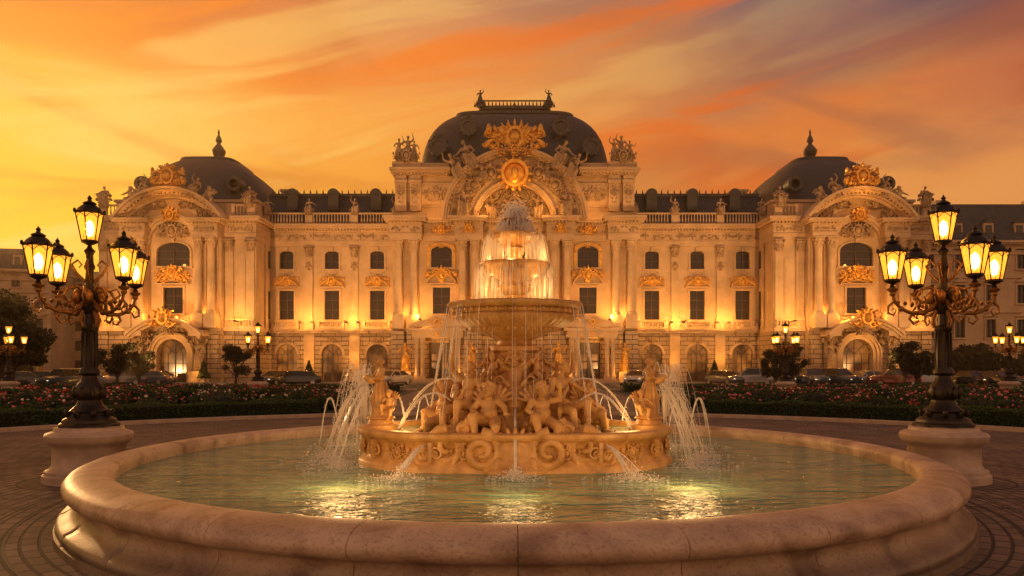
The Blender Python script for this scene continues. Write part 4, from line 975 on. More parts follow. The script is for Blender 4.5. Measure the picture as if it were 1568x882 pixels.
# ------------------------------------------------------------------ street lamps
def build_lamp():
    P=MB();I=MB();A=MB();Gs=MB();Bu=MB()
    P.lathe([(.78,0),(.78,.14),(.74,.17),(.74,.22),(.66,.26),(.62,.32),(.61,.62),(.64,.68),(.70,.72),(.74,.78),(.75,.86),(.72,.90),(.60,.94),(.58,1.0),(.5,1.02)],seg=48)
    I.lathe([(.52,1.0),(.52,1.06),(.47,1.09),(.46,1.14),(.36,1.2),(.33,1.26),(.35,1.3),(.3,1.34),(.22,1.42),(.2,1.5),(.24,1.56),(.26,1.66),(.22,1.78),(.15,1.86),(.13,1.95),(.18,2.0),(.17,2.06),(.12,2.12),(.125,2.4),(.11,2.75),(.15,2.8),(.15,2.85),(.10,2.9),(.09,3.1),(.14,3.16),(.16,3.24),(.11,3.32),(.13,3.4),(.17,3.46),(.12,3.55),(.08,3.65),(.07,3.9),(.10,3.98),(.07,4.05),(.06,4.2),(.10,4.28),(.05,4.33)],seg=24,rf=lambda a,j:1+.04*math.sin(8*a))
    for k in range(8):
        CUR[0]=RZ(k*45); 
        I.ell((0,-.36,1.24),(.06,.05,.1),(.5,0,0),6,5); I.ell((0,-.25,1.64),(.05,.05,.12),None,6,5); I.ell((0,-.14,3.42),(.04,.05,.09),None,6,5); I.tube([(0,-.13,2.1),(0,-.125,2.76)],.018,4)
    CUR[0]=None
    def lantern(x,y,z,s=1):
        CUR[0]=T(x,y,z)@S(s)
        I.lathe([(.03,-.12),(.05,-.08),(.03,-.04),(.09,-.01),(.15,.02),(.14,.05)],seg=12)
        for k in range(6):
            a=2*pi*k/6; c,q=math.cos(a),math.sin(a); c2,q2=math.cos(a+pi/3),math.sin(a+pi/3)
            I.tube([(.135*c,.135*q,.04),(.235*c,.235*q,.56)],.013,5)
            I.tube([(.235*c,.235*q,.56),(.235*c2,.235*q2,.56)],.016,5); I.tube([(.135*c,.135*q,.05),(.135*c2,.135*q2,.05)],.013,5)
            Gs.add([(.13*c,.13*q,.045),(.13*c2,.13*q2,.045),(.228*c2,.228*q2,.555),(.228*c,.228*q,.555)],[(0,1,2,3)])
            I.ell((.25*c,.25*q,.60),(.028,.028,.045),None,6,5)
            m0=Vector(((.135*c+.135*c2)/2,(.135*q+.135*q2)/2,.05)); m1=Vector(((.235*c+.235*c2)/2,(.235*q+.235*q2)/2,.56))
            I.tube([m0,m0.lerp(m1,.22)],.005,4)
            L1=Vector((.135*c,.135*q,.04)).lerp(Vector((.235*c,.235*q,.56)),.8);L2=Vector((.135*c2,.135*q2,.04)).lerp(Vector((.235*c2,.235*q2,.56)),.8); mt=m0.lerp(m1,.97)
            I.tube([L1,L1.lerp(mt,.6)+Vector((0,0,.02)),mt,L2.lerp(mt,.6)+Vector((0,0,.02)),L2],.007,4)
        I.lathe([(r,.56+(z-.56)*.72) for r,z in [(.26,.56),(.27,.585),(.25,.60),(.21,.63),(.19,.68),(.13,.76),(.10,.78),(.11,.80),(.12,.82),(.08,.86),(.04,.88),(.03,.93),(.045,.95),(.03,.98),(.01,1.02),(0,1.06)]],seg=12,rf=lambda a,j:1+.03*math.cos(6*a))
        Bu.lathe([(0,.12),(.055,.16),(.08,.27),(.06,.38),(0,.44)],seg=10)
        CUR[0]=None
    lantern(0,0,4.42,1.0)
    for a in(25,115,205,295):
        c,q=math.cos(math.radians(a)),math.sin(math.radians(a))
        def W(l): return [(r*c,r*q,z) for r,z in l]
        A.tube(W([(.08,3.36),(.2,3.22),(.38,3.12),(.60,3.12),(.80,3.20),(.92,3.34),(.96,3.50)]),[.045,.042,.04,.038,.034,.03,.03],8)
        A.tube(W([(.1,3.5),(.25,3.6),(.42,3.56),(.5,3.42),(.42,3.3),(.33,3.36),(.36,3.44)]),[.03,.03,.028,.024,.022,.018,.014],7)
        A.tube(W([(.92,3.34),(1.04,3.24),(1.04,3.12),(.94,3.08),(.89,3.16),(.94,3.21)]),[.024,.024,.022,.02,.016,.012],7)
        A.tube(W([(.58,3.13),(.64,3.01),(.56,2.92),(.46,2.96),(.49,3.04)]),[.026,.024,.02,.016,.012],7)
        A.tube(W([(.1,3.2),(.2,3.0),(.16,2.86),(.08,2.84)]),[.03,.03,.024,.016],7)
        for r,z in((.38,3.12),(.80,3.20),(.96,3.48)): A.ell((r*c,r*q,z),(.055,.055,.055),None,8,6)
        for k in range(6): A.ell(((.2+.13*k)*c,(.2+.13*k)*q,3.22+.02*k),(.035,.035,.07),(.3*k,0,0),6,5)
        A.lathe([(.03,0),(.09,.04),(.10,.07),(.04,.1)],c=(.96*c,.96*q,3.5),seg=10)
        lantern(.96*c,.96*q,3.69,1.0)
    for a in(70,160,250,340):
        c,q=math.cos(math.radians(a)),math.sin(math.radians(a))
        A.tube([(r*c,r*q,z) for r,z in((.07,3.7),(.22,3.86),(.3,4.02),(.2,4.1),(.13,4.02),(.18,3.96))],[.028,.026,.024,.02,.016,.01],7)
        A.ell((.2*c,.2*q,3.42),(.10,.10,.14),None,8,6)
        A.tube([(r*c,r*q,z) for r,z in((.1,3.3),(.35,3.34),(.52,3.46),(.46,3.58),(.36,3.54))],[.03,.028,.024,.018,.012],7)
    return [(mkmesh(P,'pedestal',M_ped,True,35),'pedestal'),(mkmesh(I,'post_and_lantern_frames',M_iron,True,40),'post_and_lantern_frames'),(mkmesh(A,'arms',M_arms,True,50),'arms'),(mkmesh(Gs,'lantern_glass',M_lg),'lantern_glass'),(mkmesh(Bu,'bulbs',M_bulb,True),'bulbs')]
lampm=build_lamp()
def lamp(x,y,s=1,rot=0):
    e=empty('street_lamp',(x,y,0)); e.scale=(s,s,s); e.rotation_euler=(0,0,math.radians(rot))
    for me,n in lampm: obj(me,n,e)
    return e
lamp(-7.88,14.5,1,38); lamp(8.05,14.5,1,-24)
for px,py,s,r in((-17.0,52,.93,40),(18.3,52,.93,10),(-34.0,52.5,.93,15),(33.6,52.5,.93,60),(-58,88,.95,20),(-70,96,.95,50),(62,84,.95,5)): lamp(px,py,s,r)

# ------------------------------------------------------------------ ground
def disc(name,r0,r1,z,matl,loc,seg=128,a0=0,a1=360,parent=None):
    mb=MB(); vs=[];fs=[]
    for i in range(seg+1):
        a=math.radians(a0+(a1-a0)*i/seg); vs+=[(r0*math.cos(a),r0*math.sin(a),z),(r1*math.cos(a),r1*math.sin(a),z)]
    for i in range(seg): fs.append((2*i,2*i+1,2*i+3,2*i+2))
    mb.add(vs,fs); return emit_obj(mb,name,matl,parent,loc=loc)
def sheet(name,x0,x1,y0,y1,z,matl):
    mb=MB(); mb.add([(x0,y0,z),(x1,y0,z),(x1,y1,z),(x0,y1,z)],[(0,1,2,3)]); return emit_obj(mb,name,matl)
sheet('ground',-900,900,-500,1500,0,M_ground)
disc('plaza_pavement',0,19.6,.008,M_pave,(FC.x,FC.y,0))
for k,r in enumerate((7.15,7.5,11.4,11.7)): disc('paving_band',r,r+.03,.013,M_band,(FC.x,FC.y,0))
for x in(-7.88,8.05):
    for r in(1.15,2.0,2.9): disc('paving_ring',r,r+.022,.017,M_band,(x,14.5,0),64)
mb=MB(); mb.lathe([(19.6,0),(19.6,.12),(19.62,.14),(19.95,.14),(19.97,.12),(19.97,0)],seg=160); emit_obj(mb,'plaza_kerb',M_kerb,None,True,30,(FC.x,FC.y,0))
sheet('promenade_path',-7.2,7.3,32.95,84.5,.012,M_path)
sheet('forecourt_pavement',-75,75,81.0,86.5,.010,M_path)
for sx in(-1,1):
    sheet('lawn',min(sx*7.9,sx*60),max(sx*7.9,sx*60),34,60,.006,M_lawn)
    sheet('road',min(sx*7.6,sx*140),max(sx*7.6,sx*140),62,80.5,.008,M_asph)
    mb=MB(); mb.box(min(sx*7.6,sx*90),max(sx*7.6,sx*90),61.6,61.9,0,.12); mb.box(min(sx*7.6,sx*90),max(sx*7.6,sx*90),80.6,80.9,0,.14); emit_obj(mb,'road_kerb',M_kerb)
    mb=MB()
    for k in range(20): x=sx*(10+k*3.0); mb.box(x-.06,x+.06,70,75,.0125,.0145)
    emit_obj(mb,'parking_lines',M_line)
def hedge(a0,a1,r0,r1,h,name='box_hedge'):
    mb=MB(); vs=[];fs=[];n=60
    for i in range(n+1):
        a=a0+(a1-a0)*i/n; c,s_=math.sin(a),math.cos(a)
        for r,z in((r0+.05,0),(r0+.05,h-.05),(r1-.05,h-.05),(r1-.05,0)): vs.append((r*c,r*s_,z))
    for i in range(n):
        for k in range(3): fs.append((i*4+k,i*4+4+k,i*4+5+k,i*4+1+k))
    fs+=[(0,1,2,3),(n*4+3,n*4+2,n*4+1,n*4)]
    mb.add(vs,fs)
    e=empty(name,(FC.x,FC.y,0)); emit_obj(mb,'shaded_core',M_dkgreen,e)  # solid hedge core, inner shade put into its colour
    L=abs(a1-a0)*r0; cnt=int(L*(2*h+r1-r0)*430)
    a=NR.uniform(min(a0,a1),max(a0,a1),cnt); f=NR.random(cnt)*(2*h+r1-r0)
    r=np.where(f<h,r0,np.where(f<h+r1-r0,r0+(f-h),r1)); z=np.where(f<h,f,np.where(f<h+r1-r0,h,f-h-(r1-r0)))
    wob=.04*np.sin(a*60)+.03*np.sin(a*23)
    r=r+NR.normal(0,.025,cnt); z=z+NR.normal(0,.025,cnt)+wob*(z>h*.6)
    P=np.stack([r*np.sin(a),r*np.cos(a),np.maximum(z,.02)],1); V,F=leafquads(P,.075)
    obj(npmesh('leaves',V,F,M_leaf),'leaves',e)
g0=math.asin(7.9/20.3)
hedge(g0,math.radians(100),20.3,21.2,.62); hedge(-g0,-math.radians(100),20.3,21.2,.62)
def rosebed(sx,seed):
    rg=np.random.default_rng(seed); e=empty('rose_bed',(sx*25,35,0))
    P=[];Fl=[[],[],[]]
    mb=MB()
    cnt=0
    while cnt<480:
        x=rg.uniform(8.3,58); y=rg.uniform(21,58)
        rr=math.hypot(x,y-13)
        if rr<22.1 or y<.2*x+12: continue
        if 38.6<y<39.6 or 47.6<y<48.6: continue
        if rr>34 and rg.random()<.5: continue
        cnt+=1
        w=rg.uniform(.55,1.1); h=rg.uniform(.6,1.15) if rr<30 else rg.uniform(.4,.72)
        n=int(210 if rr<30 else 120)
        q=rg.normal(size=(n,3)); q/=np.linalg.norm(q,axis=1)[:,None]; q*=(rg.random(n)**.33)[:,None]
        p=np.stack([x+q[:,0]*w,y+q[:,1]*w,h*.5+q[:,2]*h*.55],1); p[:,2]=np.maximum(p[:,2],.03); P.append(p)
        mb.ell((sx*x-sx*25,y-35,h*.42),(w*.6,w*.6,h*.4),None,7,5)
        k=rg.choice([0,0,1,1,2]); nf=rg.integers(2,11) if rg.random()<.75 else 16
        for _ in range(nf):
            a=rg.uniform(0,2*pi); t=rg.uniform(-.1,1.3); 
            kk=k if rg.random()<.75 else rg.integers(0,3)
            Fl[kk].append((x+w*math.cos(a)*math.cos(t),y+w*math.sin(a)*math.cos(t),h*.5+h*.6*math.sin(t),rg.uniform(.03,.066)))
    P=np.concatenate(P); P[:,0]=P[:,0]*sx-sx*25; P[:,1]-=35
    V,F=leafquads(P,.15); obj(npmesh('rose_leaves',V,F,M_rleaf),'rose_leaves',e)
    emit_obj(mb,'shaded_bush_cores',M_dkgreen,e)  # solid dark bodies inside the bushes, shade painted by their colour
    for k in range(3):
        f=MB()
        for (x,y,z,r) in Fl[k]:
            X=x*sx-sx*25;Y=y-35
            f.ell((X,Y,z),(r,r,r*.75),(R.random(),R.random(),0),6,4)
            for j in range(3): a=R.uniform(0,6.28); f.ell((X+r*.6*math.cos(a),Y+r*.6*math.sin(a),z+r*.2),(r*.5,r*.5,r*.4),(R.random(),0,0),5,4)
        emit_obj(f,'blossoms_%d'%k,M_rose[k],e,True,None)
rosebed(-1,4); rosebed(1,9)
for sx in(-1,1):
    for yy in(39.1,48.1,58.6):
        e=empty('box_hedge',(sx*30,yy,0)); mb=MB(); hh=.5
        mb.box(-21.5,21.5,-.4,.4,0,hh-.06); emit_obj(mb,'shaded_core',M_dkgreen,e)  # solid core again, coloured as the shade between leaves
        cnt=7000; x=NR.uniform(-21.8,21.8,cnt); f=NR.random(cnt)*(2*hh+.9)
        y=np.where(f<hh,-.45,np.where(f<hh+.9,-.45+f-hh,.45)); z=np.where(f<hh,f,np.where(f<hh+.9,hh,f-hh-.9))
        Pn=np.stack([x,y+NR.normal(0,.03,cnt),np.maximum(z+NR.normal(0,.04,cnt),.02)],1); V,F=leafquads(Pn,.17); obj(npmesh('leaves',V,F,M_leaf),'leaves',e)
def tree(x,y,h,w,seed,name='broadleaf_tree',trunk=.35,n=4500,leaf=.28,zs=.45):
    rg=random.Random(seed); e=empty(name,(x,y,0)); mb=MB()
    th=h*trunk; tr=.035*h
    mb.tube([(0,0,0),(rg.uniform(-.1,.1),0,th*.5),(rg.uniform(-.2,.2),rg.uniform(-.2,.2),th),(0,0,h*.75)],[tr*1.3,tr,tr*.8,tr*.2],8)
    cl=[]
    for i in range(16):
        a=rg.uniform(0,2*pi); q=w*rg.uniform(.35,.95); z=th+(h-th)*rg.uniform(.12,.92); q*=math.sqrt(max(.1,1-((z-th)/(h-th)-.4)**2*1.8))
        c=(q*math.cos(a),q*math.sin(a),z); cl.append((c,rg.uniform(.22,.42)*w))
        mb.tube([(0,0,th*rg.uniform(.7,1.1)),(c[0]*.5,c[1]*.5,(th+z)*.5),c],[tr*.5,tr*.3,tr*.1],5)
    cl.append(((0,0,h*.8),w*.45))
    emit_obj(mb,'trunk_and_limbs',M_bark,e,True)
    P=[]
    tot=sum(r*r for _,r in cl)
    for c,r in cl:
        k=int(n*r*r/tot); q=NR.normal(size=(k,3)); q/=np.linalg.norm(q,axis=1)[:,None]; q*=(NR.random(k)**.4)[:,None]*r; q[:,2]*=.75
        P.append(q+np.array(c))
    V,F=leafquads(np.concatenate(P),leaf); obj(npmesh('leaves',V,F,M_tleaf),'leaves',e)
for i,(x,y,h,w) in enumerate(((-42,64,7.0,3.0),(-38.5,60,5.4,2.5),(-48,72,8.6,3.8),(-45,60,6.6,3.0),(-55,84,9.0,4.2),(-50,66,8.2,3.4),(44.5,60,4.6,2.3),(48.5,66,5.6,2.8),(53,76,6.2,3.2))): tree(x,y,h,w,50+i,n=7000)
for i,(px,y,h,w) in enumerate(((180,66,3.7,1.6),(213,68,3.2,1.3),(362,66,3.6,1.5),(1212,66,3.9,1.7),(1187,67,3.2,1.4),(1385,66,3.9,1.6),(1405,68,3.3,1.4))):
    tree((px-784)/1190*y,y,h,w,80+i,name='small_tree',trunk=.3,n=3200,leaf=.2)
def topiary(x,y,h):
    e=empty('conical_topiary',(x,y,0)); mb=MB(); mb.lathe([(.28,0),(.36,.1),(.34,.45),(.4,.5),(.36,.55)],seg=14); emit_obj(mb,'planter',M_ped,e,True)
    mb=MB(); mb.lathe([(.45,.6),(.4,1.2),(.05,h-.2)],seg=12); emit_obj(mb,'shaded_core',M_dkgreen,e)  # solid cone under the leaves, coloured as inner shade
    n=1600; a=NR.uniform(0,2*pi,n); t=NR.random(n)**1.3; r=.62*(1-t)+.03+NR.normal(0,.03,n); P=np.stack([r*np.cos(a),r*np.sin(a),.55+t*(h-.55)],1)
    V,F=leafquads(P,.12); obj(npmesh('leaves',V,F,M_leaf),'leaves',e)
for px in(462,1105,295,1245): topiary((px-784)/1190*79,81.8,2.4)
# ------------------------------------------------------------------ cars
def build_car(col,kind):
    B_=MB();Gl=MB();W=MB();Ch=MB();Hl=MB();Tl=MB()
    H=1.42 if kind==0 else 1.68
    st=[(-2.2,.62,.72,.42),(-2.12,.80,.80,.28),(-1.6,.90,.87,.22),(-.95,.92,.95,.2),(0,.92,.98,.2),(1.2,.92,.98,.2),(1.85,.90,.96,.22),(2.15,.82,.88,.3),(2.22,.68,.74,.45)]
    vs=[];fs=[]
    for x,w,zt,zb in st:
        zt+= (.1 if kind else 0)
        for y,z in((-w*.85,zb),(-w,zb+.15),(-w*1.0,zt-.18),(-w*.93,zt-.03),(-w*.5,zt+.02),(0,zt+.03),(w*.5,zt+.02),(w*.93,zt-.03),(w,zt-.18),(w,zb+.15),(w*.85,zb)): vs.append((x,y,z))
    k=11
    for i in range(len(st)-1):
        for j in range(k): fs.append((i*k+j,(i+1)*k+j,(i+1)*k+(j+1)%k,i*k+(j+1)%k))
    fs.append(tuple(range(k))); fs.append(tuple(reversed([(len(st)-1)*k+j for j in range(k)]))); B_.add(vs,fs)
    zb=.93+(.1 if kind else 0); xb0,xb1=(-1.15,1.75) if kind==0 else(-1.05,2.1); xt0,xt1=(-.35,1.05) if kind==0 else(-.4,1.8)
    wb,wt=.82,.62
    Gl.add([(xb0,-wb,zb),(xb1,-wb,zb),(xb1,wb,zb),(xb0,wb,zb),(xt0,-wt,H-.05),(xt1,-wt,H-.05),(xt1,wt,H-.05),(xt0,wt,H-.05)],[(0,1,5,4),(1,2,6,5),(2,3,7,6),(3,0,4,7)])
    B_.add([(xt0-.04,-wt-.02,H-.06),(xt1+.06,-wt-.02,H-.06),(xt1+.06,wt+.02,H-.06),(xt0-.04,wt+.02,H-.06),(xt0+.1,-wt+.1,H),(xt1-.1,-wt+.1,H),(xt1-.1,wt-.1,H),(xt0+.1,wt-.1,H)],[(0,1,5,4),(1,2,6,5),(2,3,7,6),(3,0,4,7),(4,5,6,7),(3,2,1,0)])
    for s_ in(-1,1):
        B_.tube([(xb0,s_*wb,zb),(xt0,s_*wt,H-.04)],.035,5); B_.tube([(xb1,s_*wb,zb),(xt1,s_*wt,H-.04)],.06,5); xm=(xt0+xt1)/2; B_.tube([(xm+.05,s_*(wb+.005),zb),(xm,s_*(wt+.005),H-.04)],.04,5)
        B_.ell((xb0+.35,s_*.98,zb+.08),(.07,.12,.08),None,8,6)
        for x in(-1.4,1.35):
            m_=T(x,s_*.8,.33)@RX(90); W.lathe([(.0,-.11),(.30,-.11),(.335,-.07),(.335,.07),(.30,.11),(0,.11)],seg=20,M=m_)
            Ch.lathe([(0,-.12),(.2,-.125),(.21,-.1),(.21,.1),(.2,.125),(0,.12)],seg=10,M=m_)
        Hl.ell((-2.12,s_*.62,.66),(.09,.17,.07),None,8,6); Tl.ell((2.17,s_*.66,.74),(.07,.15,.08),None,8,6)
    W.box(-2.23,-2.15,-.45,.45,.38,.58)
    return [(mkmesh(B_,'body',col,True,40),'body'),(mkmesh(Gl,'windows',M_glass),'windows'),(mkmesh(W,'tyres',M_tyre,True,40),'tyres'),(mkmesh(Ch,'wheels',M_chrome,True,40),'wheels'),(mkmesh(Hl,'headlights',M_hl,True),'headlights'),(mkmesh(Tl,'tail_lights',M_tl,True),'tail_lights')]
M_tyre=mat('tyre_rubber',(.02,.02,.02),.8,bump=0); M_chrome=mat('alloy',(.4,.38,.35),.3,metal=.9,bump=0)
M_hl=emat('headlight_glass',(1,.75,.45),.8,.1); M_tl=emat('tail_light_glass',(.7,.03,.01),.4,.2)
paint=[]
for i,c in enumerate(((.03,.028,.03),(.28,.26,.24),(.10,.10,.11),(.20,.03,.02),(.42,.38,.34),(.04,.06,.09))):
    m=mat('car_paint_%d'%i,c,.25,metal=.3,var=.05,bump=0); m.node_tree.nodes['Principled BSDF'].inputs['Coat Weight'].default_value=.6; paint.append(m)
cars=[build_car(paint[i],i%2) for i in range(6)]
ci=0
for px,Y in((18,70),(60,73),(98,68),(140,72),(185,73),(232,74),(425,73),(455,74),(600,75),(975,76),(1110,75),(1150,74),(1190,75),(1240,73),(1283,73),(1325,74),(1368,72),(1415,73),(1490,72),(1530,70),(-30,70),(1600,71)):
    e=empty('parked_car',((px-784)/1190*Y,Y,0)); e.rotation_euler=(0,0,math.radians(R.choice((70,100,60,115,20,-10)))) 
    for me,n_ in cars[(ci*5+R.randrange(2))%6]: obj(me,n_,e)
    ci+=1
# ------------------------------------------------------------------ neighbouring buildings
def apartment(x,y,w,d,h,floors,bay,seed,rot=0,roofh=4,arched=False):
    e=empty('apartment_building',(x,y,0)); e.rotation_euler=(0,0,math.radians(rot))
    for k in G: G[k]=MB()
    fh=h/floors; nb=int(w/bay); 
    bays=[]
    for i in range(nb):
        cx=-w/2+(i+.5)*w/nb; bays.append((cx,[(1.2,f*fh+fh*.25,f*fh+fh*.78,0) for f in range(floors)]))
    wall(G['walls'],-w/2,w/2,0,h,bays,.3)
    G['walls'].box(-w/2,-w/2+.3,.003,d,0,h); G['walls'].box(w/2-.3,w/2,.003,d,0,h); G['core'].box(-w/2+.3,w/2-.3,.7,d-.01,0,h-.1)
    for cx,ops in bays:
        for j,(ww,zb,zt,ar) in enumerate(ops):
            window(cx,ww,zb,zt,0,trim=.18,lit=(random.Random(seed+j*31+int(cx*7)).random()<.10),nh=2)
            if j in(1,2): G['walls'].prism([(cx-.95,zt+.35),(cx+.95,zt+.35),(cx,zt+.85)],-.3,.02)
    for f in range(1,floors): G['walls'].box(-w/2-.05,w/2+.05,-.2,.02,f*fh-.1,f*fh+.12)
    entab(-w/2-.04,w/2+.04,h-1.4,zt=1.5,orns=False,back=.25)
    G['walls'].box(-w/2-.3,w/2+.3,-.31,d+.3,h+.12,h+.3)
    G['slate_roof'].add([(-w/2,0,h+.3),(w/2,0,h+.3),(w/2,d,h+.3),(-w/2,d,h+.3),(-w/2+1.6,1.8,h+roofh),(w/2-1.6,1.8,h+roofh),(w/2-1.6,d-1.8,h+roofh),(-w/2+1.6,d-1.8,h+roofh)],[(0,1,5,4),(1,2,6,5),(2,3,7,6),(3,0,4,7),(4,5,6,7)])
    for cx,_ in bays[1:-1]:
        G['walls'].box(cx-.6,cx+.6,.4,2.2,h+.8,h+2.5); G['glass'].box(cx-.4,cx+.4,.36,.42,h+1.0,h+2.2); G['lead'].prism([(cx-.8,h+2.5),(cx+.8,h+2.5),(cx,h+3.1)],.25,2.4)
    for k in range(2): cx=-w/2+w*(.3+.45*k); G['walls'].box(cx-.7,cx+.7,d*.5,d*.5+1,h+roofh-.5,h+roofh+1.8)
    for k,mm in(('walls',M_stone),('glass',M_glass),('frames',M_frame),('lit_glass',M_lit),('slate_roof',M_slate),('lead',M_lead),('core',M_core)): emit_obj(G[k],k,mm,e)
apartment(-81,116,22,14,16,5,3.1,1,rot=12,roofh=3.6); apartment(-68,128,16,12,13,4,3.0,2,rot=8,roofh=3); apartment(-108,140,26,14,19,6,3.2,3,rot=20,roofh=5)
apartment(61,93,26,16,16.5,4,3.7,7,rot=0,roofh=5); apartment(98,104,34,16,18,5,3.6,8,rot=-15); apartment(56,118,16,12,22,6,3.2,9,roofh=3)
def treeline(x0,x1,y,h,seed):
    e=empty('distant_trees',((x0+x1)/2,y,0)); rg=np.random.default_rng(seed); P=[]
    mb=MB()
    n=int(abs(x1-x0)/3)
    for i in range(n):
        cx=rg.uniform(x0,x1)-(x0+x1)/2; hh=h*rg.uniform(.6,1.1); mb.tube([(cx,0,0),(cx,0,hh*.6)],[.2,.1],5)
        for k in range(5):
            q=rg.normal(size=(260,3)); q/=np.linalg.norm(q,axis=1)[:,None]; q*=(rg.random(260)**.4)[:,None]*hh*.28; P.append(q+np.array([cx+rg.normal(0,hh*.2),rg.normal(0,1),hh*rg.uniform(.35,.8)]))
    V,F=leafquads(np.concatenate(P),.5); obj(npmesh('leaves',V,F,M_tleaf),'leaves',e); emit_obj(mb,'trunks',M_bark,e)
treeline(-120,-49,104,6,1); treeline(48,130,88,4.5,2)
# evening haze: a real thin scattering volume over the far side of the square
m=bpy.data.materials.new('evening_haze'); m.use_nodes=True; nt=m.node_tree; nt.nodes.remove(nt.nodes['Principled BSDF'])
vs_=N(nt,'ShaderNodeVolumeScatter'); vs_.inputs['Color'].default_value=(1,.78,.50,1); vs_.inputs['Density'].default_value=.0022; vs_.inputs['Anisotropy'].default_value=.6
nt.links.new(vs_.outputs[0],nt.nodes['Material Output'].inputs['Volume'])
try: m.cycles.homogeneous_volume=True
except Exception: pass
mb=MB(); mb.box(-200,200,48,135,.05,45); emit_obj(mb,'evening_haze',m)
# ------------------------------------------------------------------ world
w=bpy.data.worlds.new('World'); sc.world=w; w.use_nodes=True; nt=w.node_tree; L=nt.links.new
for n_ in list(nt.nodes): nt.nodes.remove(n_)
out=N(nt,'ShaderNodeOutputWorld'); bg=N(nt,'ShaderNodeBackground'); bg2=N(nt,'ShaderNodeBackground'); add=N(nt,'ShaderNodeAddShader')
sky=N(nt,'ShaderNodeTexSky'); sky.sky_type='NISHITA'; sky.sun_disc=False; sky.sun_elevation=math.radians(4); sky.sun_rotation=math.radians(-40); sky.dust_density=3
L(sky.outputs[0],bg2.inputs[0]); bg2.inputs[1].default_value=.006
tc=N(nt,'ShaderNodeTexCoord'); sp=N(nt,'ShaderNodeSeparateXYZ'); L(tc.outputs['Generated'],sp.inputs[0]); X,Y,Z=sp.outputs
def M(op,a,b=None,c=None,cl=False):
    q=N(nt,'ShaderNodeMath',operation=op); q.use_clamp=cl
    for i,x in enumerate((a,b,c)):
        if x is None: continue
        if isinstance(x,(int,float)): q.inputs[i].default_value=x
        else: L(x,q.inputs[i])
    return q.outputs[0]
def sr(*c): return tuple((v/255)**2.2 for v in c)
def ramp(f,els):
    r=N(nt,'ShaderNodeValToRGB'); e=r.color_ramp.elements; e[0].position=els[0][0]; e[0].color=(*els[0][1],1); e[1].position=els[-1][0]; e[1].color=(*els[-1][1],1)
    for p,c in els[1:-1]: q=e.new(p); q.color=(*c,1)
    r.color_ramp.interpolation='EASE'; L(f,r.inputs[0]); return r.outputs[0]
def mix(f,a,b):
    q=N(nt,'ShaderNodeMix',data_type='RGBA'); 
    if isinstance(f,(int,float)): q.inputs[0].default_value=f
    else: L(f,q.inputs[0])
    for i,x in((6,a),(7,b)):
        if isinstance(x,tuple): q.inputs[i].default_value=(*x,1)
        else: L(x,q.inputs[i])
    return q.outputs[2]
def smooth(v,a,b):
    q=N(nt,'ShaderNodeMapRange',interpolation_type='SMOOTHSTEP'); L(v,q.inputs[0]); q.inputs[1].default_value=a; q.inputs[2].default_value=b; return q.outputs[0]
az=M('ARCTAN2',X,Y); el=M('ARCSINE',Z)
u=M('ADD',M('MULTIPLY',az,.83),.5,cl=True)
def noise(sx,sy,rot,scale,detail=6,dist=.6,off=0):
    cbx=N(nt,'ShaderNodeCombineXYZ'); L(az,cbx.inputs[0]); L(el,cbx.inputs[1]); cbx.inputs[2].default_value=off
    mp=N(nt,'ShaderNodeMapping'); L(cbx.outputs[0],mp.inputs[0]); mp.inputs['Rotation'].default_value=(0,0,math.radians(rot))
    mp2=N(nt,'ShaderNodeMapping'); L(mp.outputs[0],mp2.inputs[0]); mp2.inputs['Scale'].default_value=(sx,sy,1)
    n=N(nt,'ShaderNodeTexNoise'); n.inputs['Scale'].default_value=scale; n.inputs['Detail'].default_value=detail; n.inputs['Distortion'].default_value=dist; n.inputs['Roughness'].default_value=.5
    L(mp2.outputs[0],n.inputs['Vector']); return n.outputs['Fac']
nA=noise(1.0,3.4,-9,2.2,5,.5,1.3); nB=noise(1.0,6.0,-10,2.3,7,.7,4.1); nC=noise(1.2,4.5,12,2.2,6,.6,7.7)
elw=M('ADD',el,M('MULTIPLY',M('SUBTRACT',nA,.5),.20))
r0=ramp(u,[(0,sr(255,188,34)),(.3,sr(252,170,42)),(.6,sr(245,152,56)),(1,sr(228,145,74))])
r1=ramp(u,[(0,sr(255,192,62)),(.16,sr(254,188,80)),(.3,sr(244,156,56)),(.5,sr(236,136,52)),(.8,sr(218,118,52)),(1,sr(190,105,66))])
r2=ramp(u,[(0,sr(248,150,54)),(.25,sr(234,124,40)),(.4,sr(230,142,72)),(.6,sr(200,126,74)),(.78,sr(158,100,74)),(1,sr(144,80,62))])
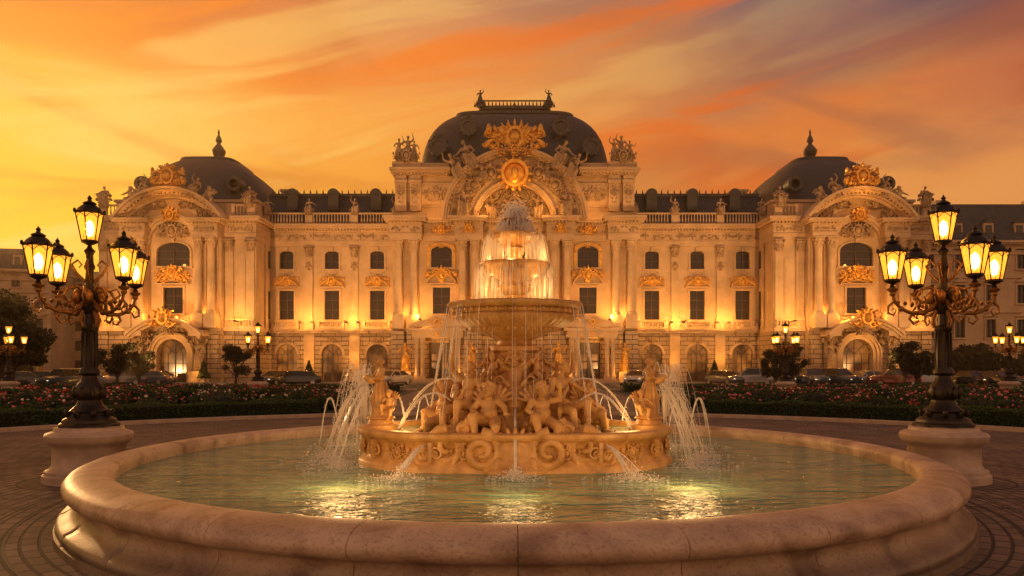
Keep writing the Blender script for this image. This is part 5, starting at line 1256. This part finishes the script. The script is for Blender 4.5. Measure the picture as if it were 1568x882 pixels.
r3=ramp(u,[(0,sr(210,112,48)),(.2,sr(218,124,60)),(.4,sr(202,130,86)),(.58,sr(158,114,94)),(.78,sr(114,92,94)),(1,sr(80,68,80))])
c0=mix(smooth(elw,.17,.27),r0,r1); c1=mix(smooth(elw,.27,.36),c0,r2); c2=mix(smooth(elw,.35,.45),c1,r3)
st=smooth(nB,.50,.64); stc=ramp(u,[(0,sr(252,150,42)),(.35,sr(242,120,28)),(.6,sr(228,106,28)),(.8,sr(214,94,30)),(1,sr(176,76,42))])
msk=M('MULTIPLY',M('MULTIPLY',st,smooth(el,.12,.22)),.78)
c3=mix(msk,c2,stc)
dk=smooth(nC,.52,.70); c4=mix(M('MULTIPLY',dk,.45),c3,ramp(u,[(0,sr(214,108,32)),(.3,sr(198,98,36)),(.6,sr(160,94,58)),(1,sr(104,74,72))]))
lt=smooth(M('SUBTRACT',1.0,nB),.54,.68); c5=mix(M('MULTIPLY',M('MULTIPLY',lt,M('SUBTRACT',1.0,u)),.6),c4,sr(255,206,104))
backc=ramp(Z,[(0,(.92,.44,.20)),(.25,(.84,.43,.23)),(.7,(.38,.24,.18)),(1,(.22,.16,.15))])
c6=mix(M('SUBTRACT',1.0,smooth(Y,-.1,.55)),c5,backc)
c7=mix(smooth(el,.6,1.2),c6,(.22,.15,.14))
L(c7,bg.inputs[0]); bg.inputs[1].default_value=1.08
L(bg.outputs[0],add.inputs[0]); L(bg2.outputs[0],add.inputs[1]); L(add.outputs[0],out.inputs[0])
sd=Vector((-math.sin(math.radians(40)),math.cos(math.radians(40)),math.tan(math.radians(8))))
so=light('sun','SUN',(0,0,50),1.6,(1,.50,.18)); so.data.angle=math.radians(1.0); so.rotation_euler=sd.to_track_quat('Z','Y').to_euler()
# ------------------------------------------------------------------ camera
cd=bpy.data.cameras.new('camera'); cam=bpy.data.objects.new('camera',cd); COL.objects.link(cam); sc.camera=cam
cam.location=(0,0,2.2); cam.rotation_euler=(math.radians(90),0,0); cd.sensor_width=36; cd.lens=27.32; cd.shift_y=.0727; cd.clip_end=4000; cd.clip_start=.1
print('faces',sum(len(m.polygons) for m in bpy.data.meshes))
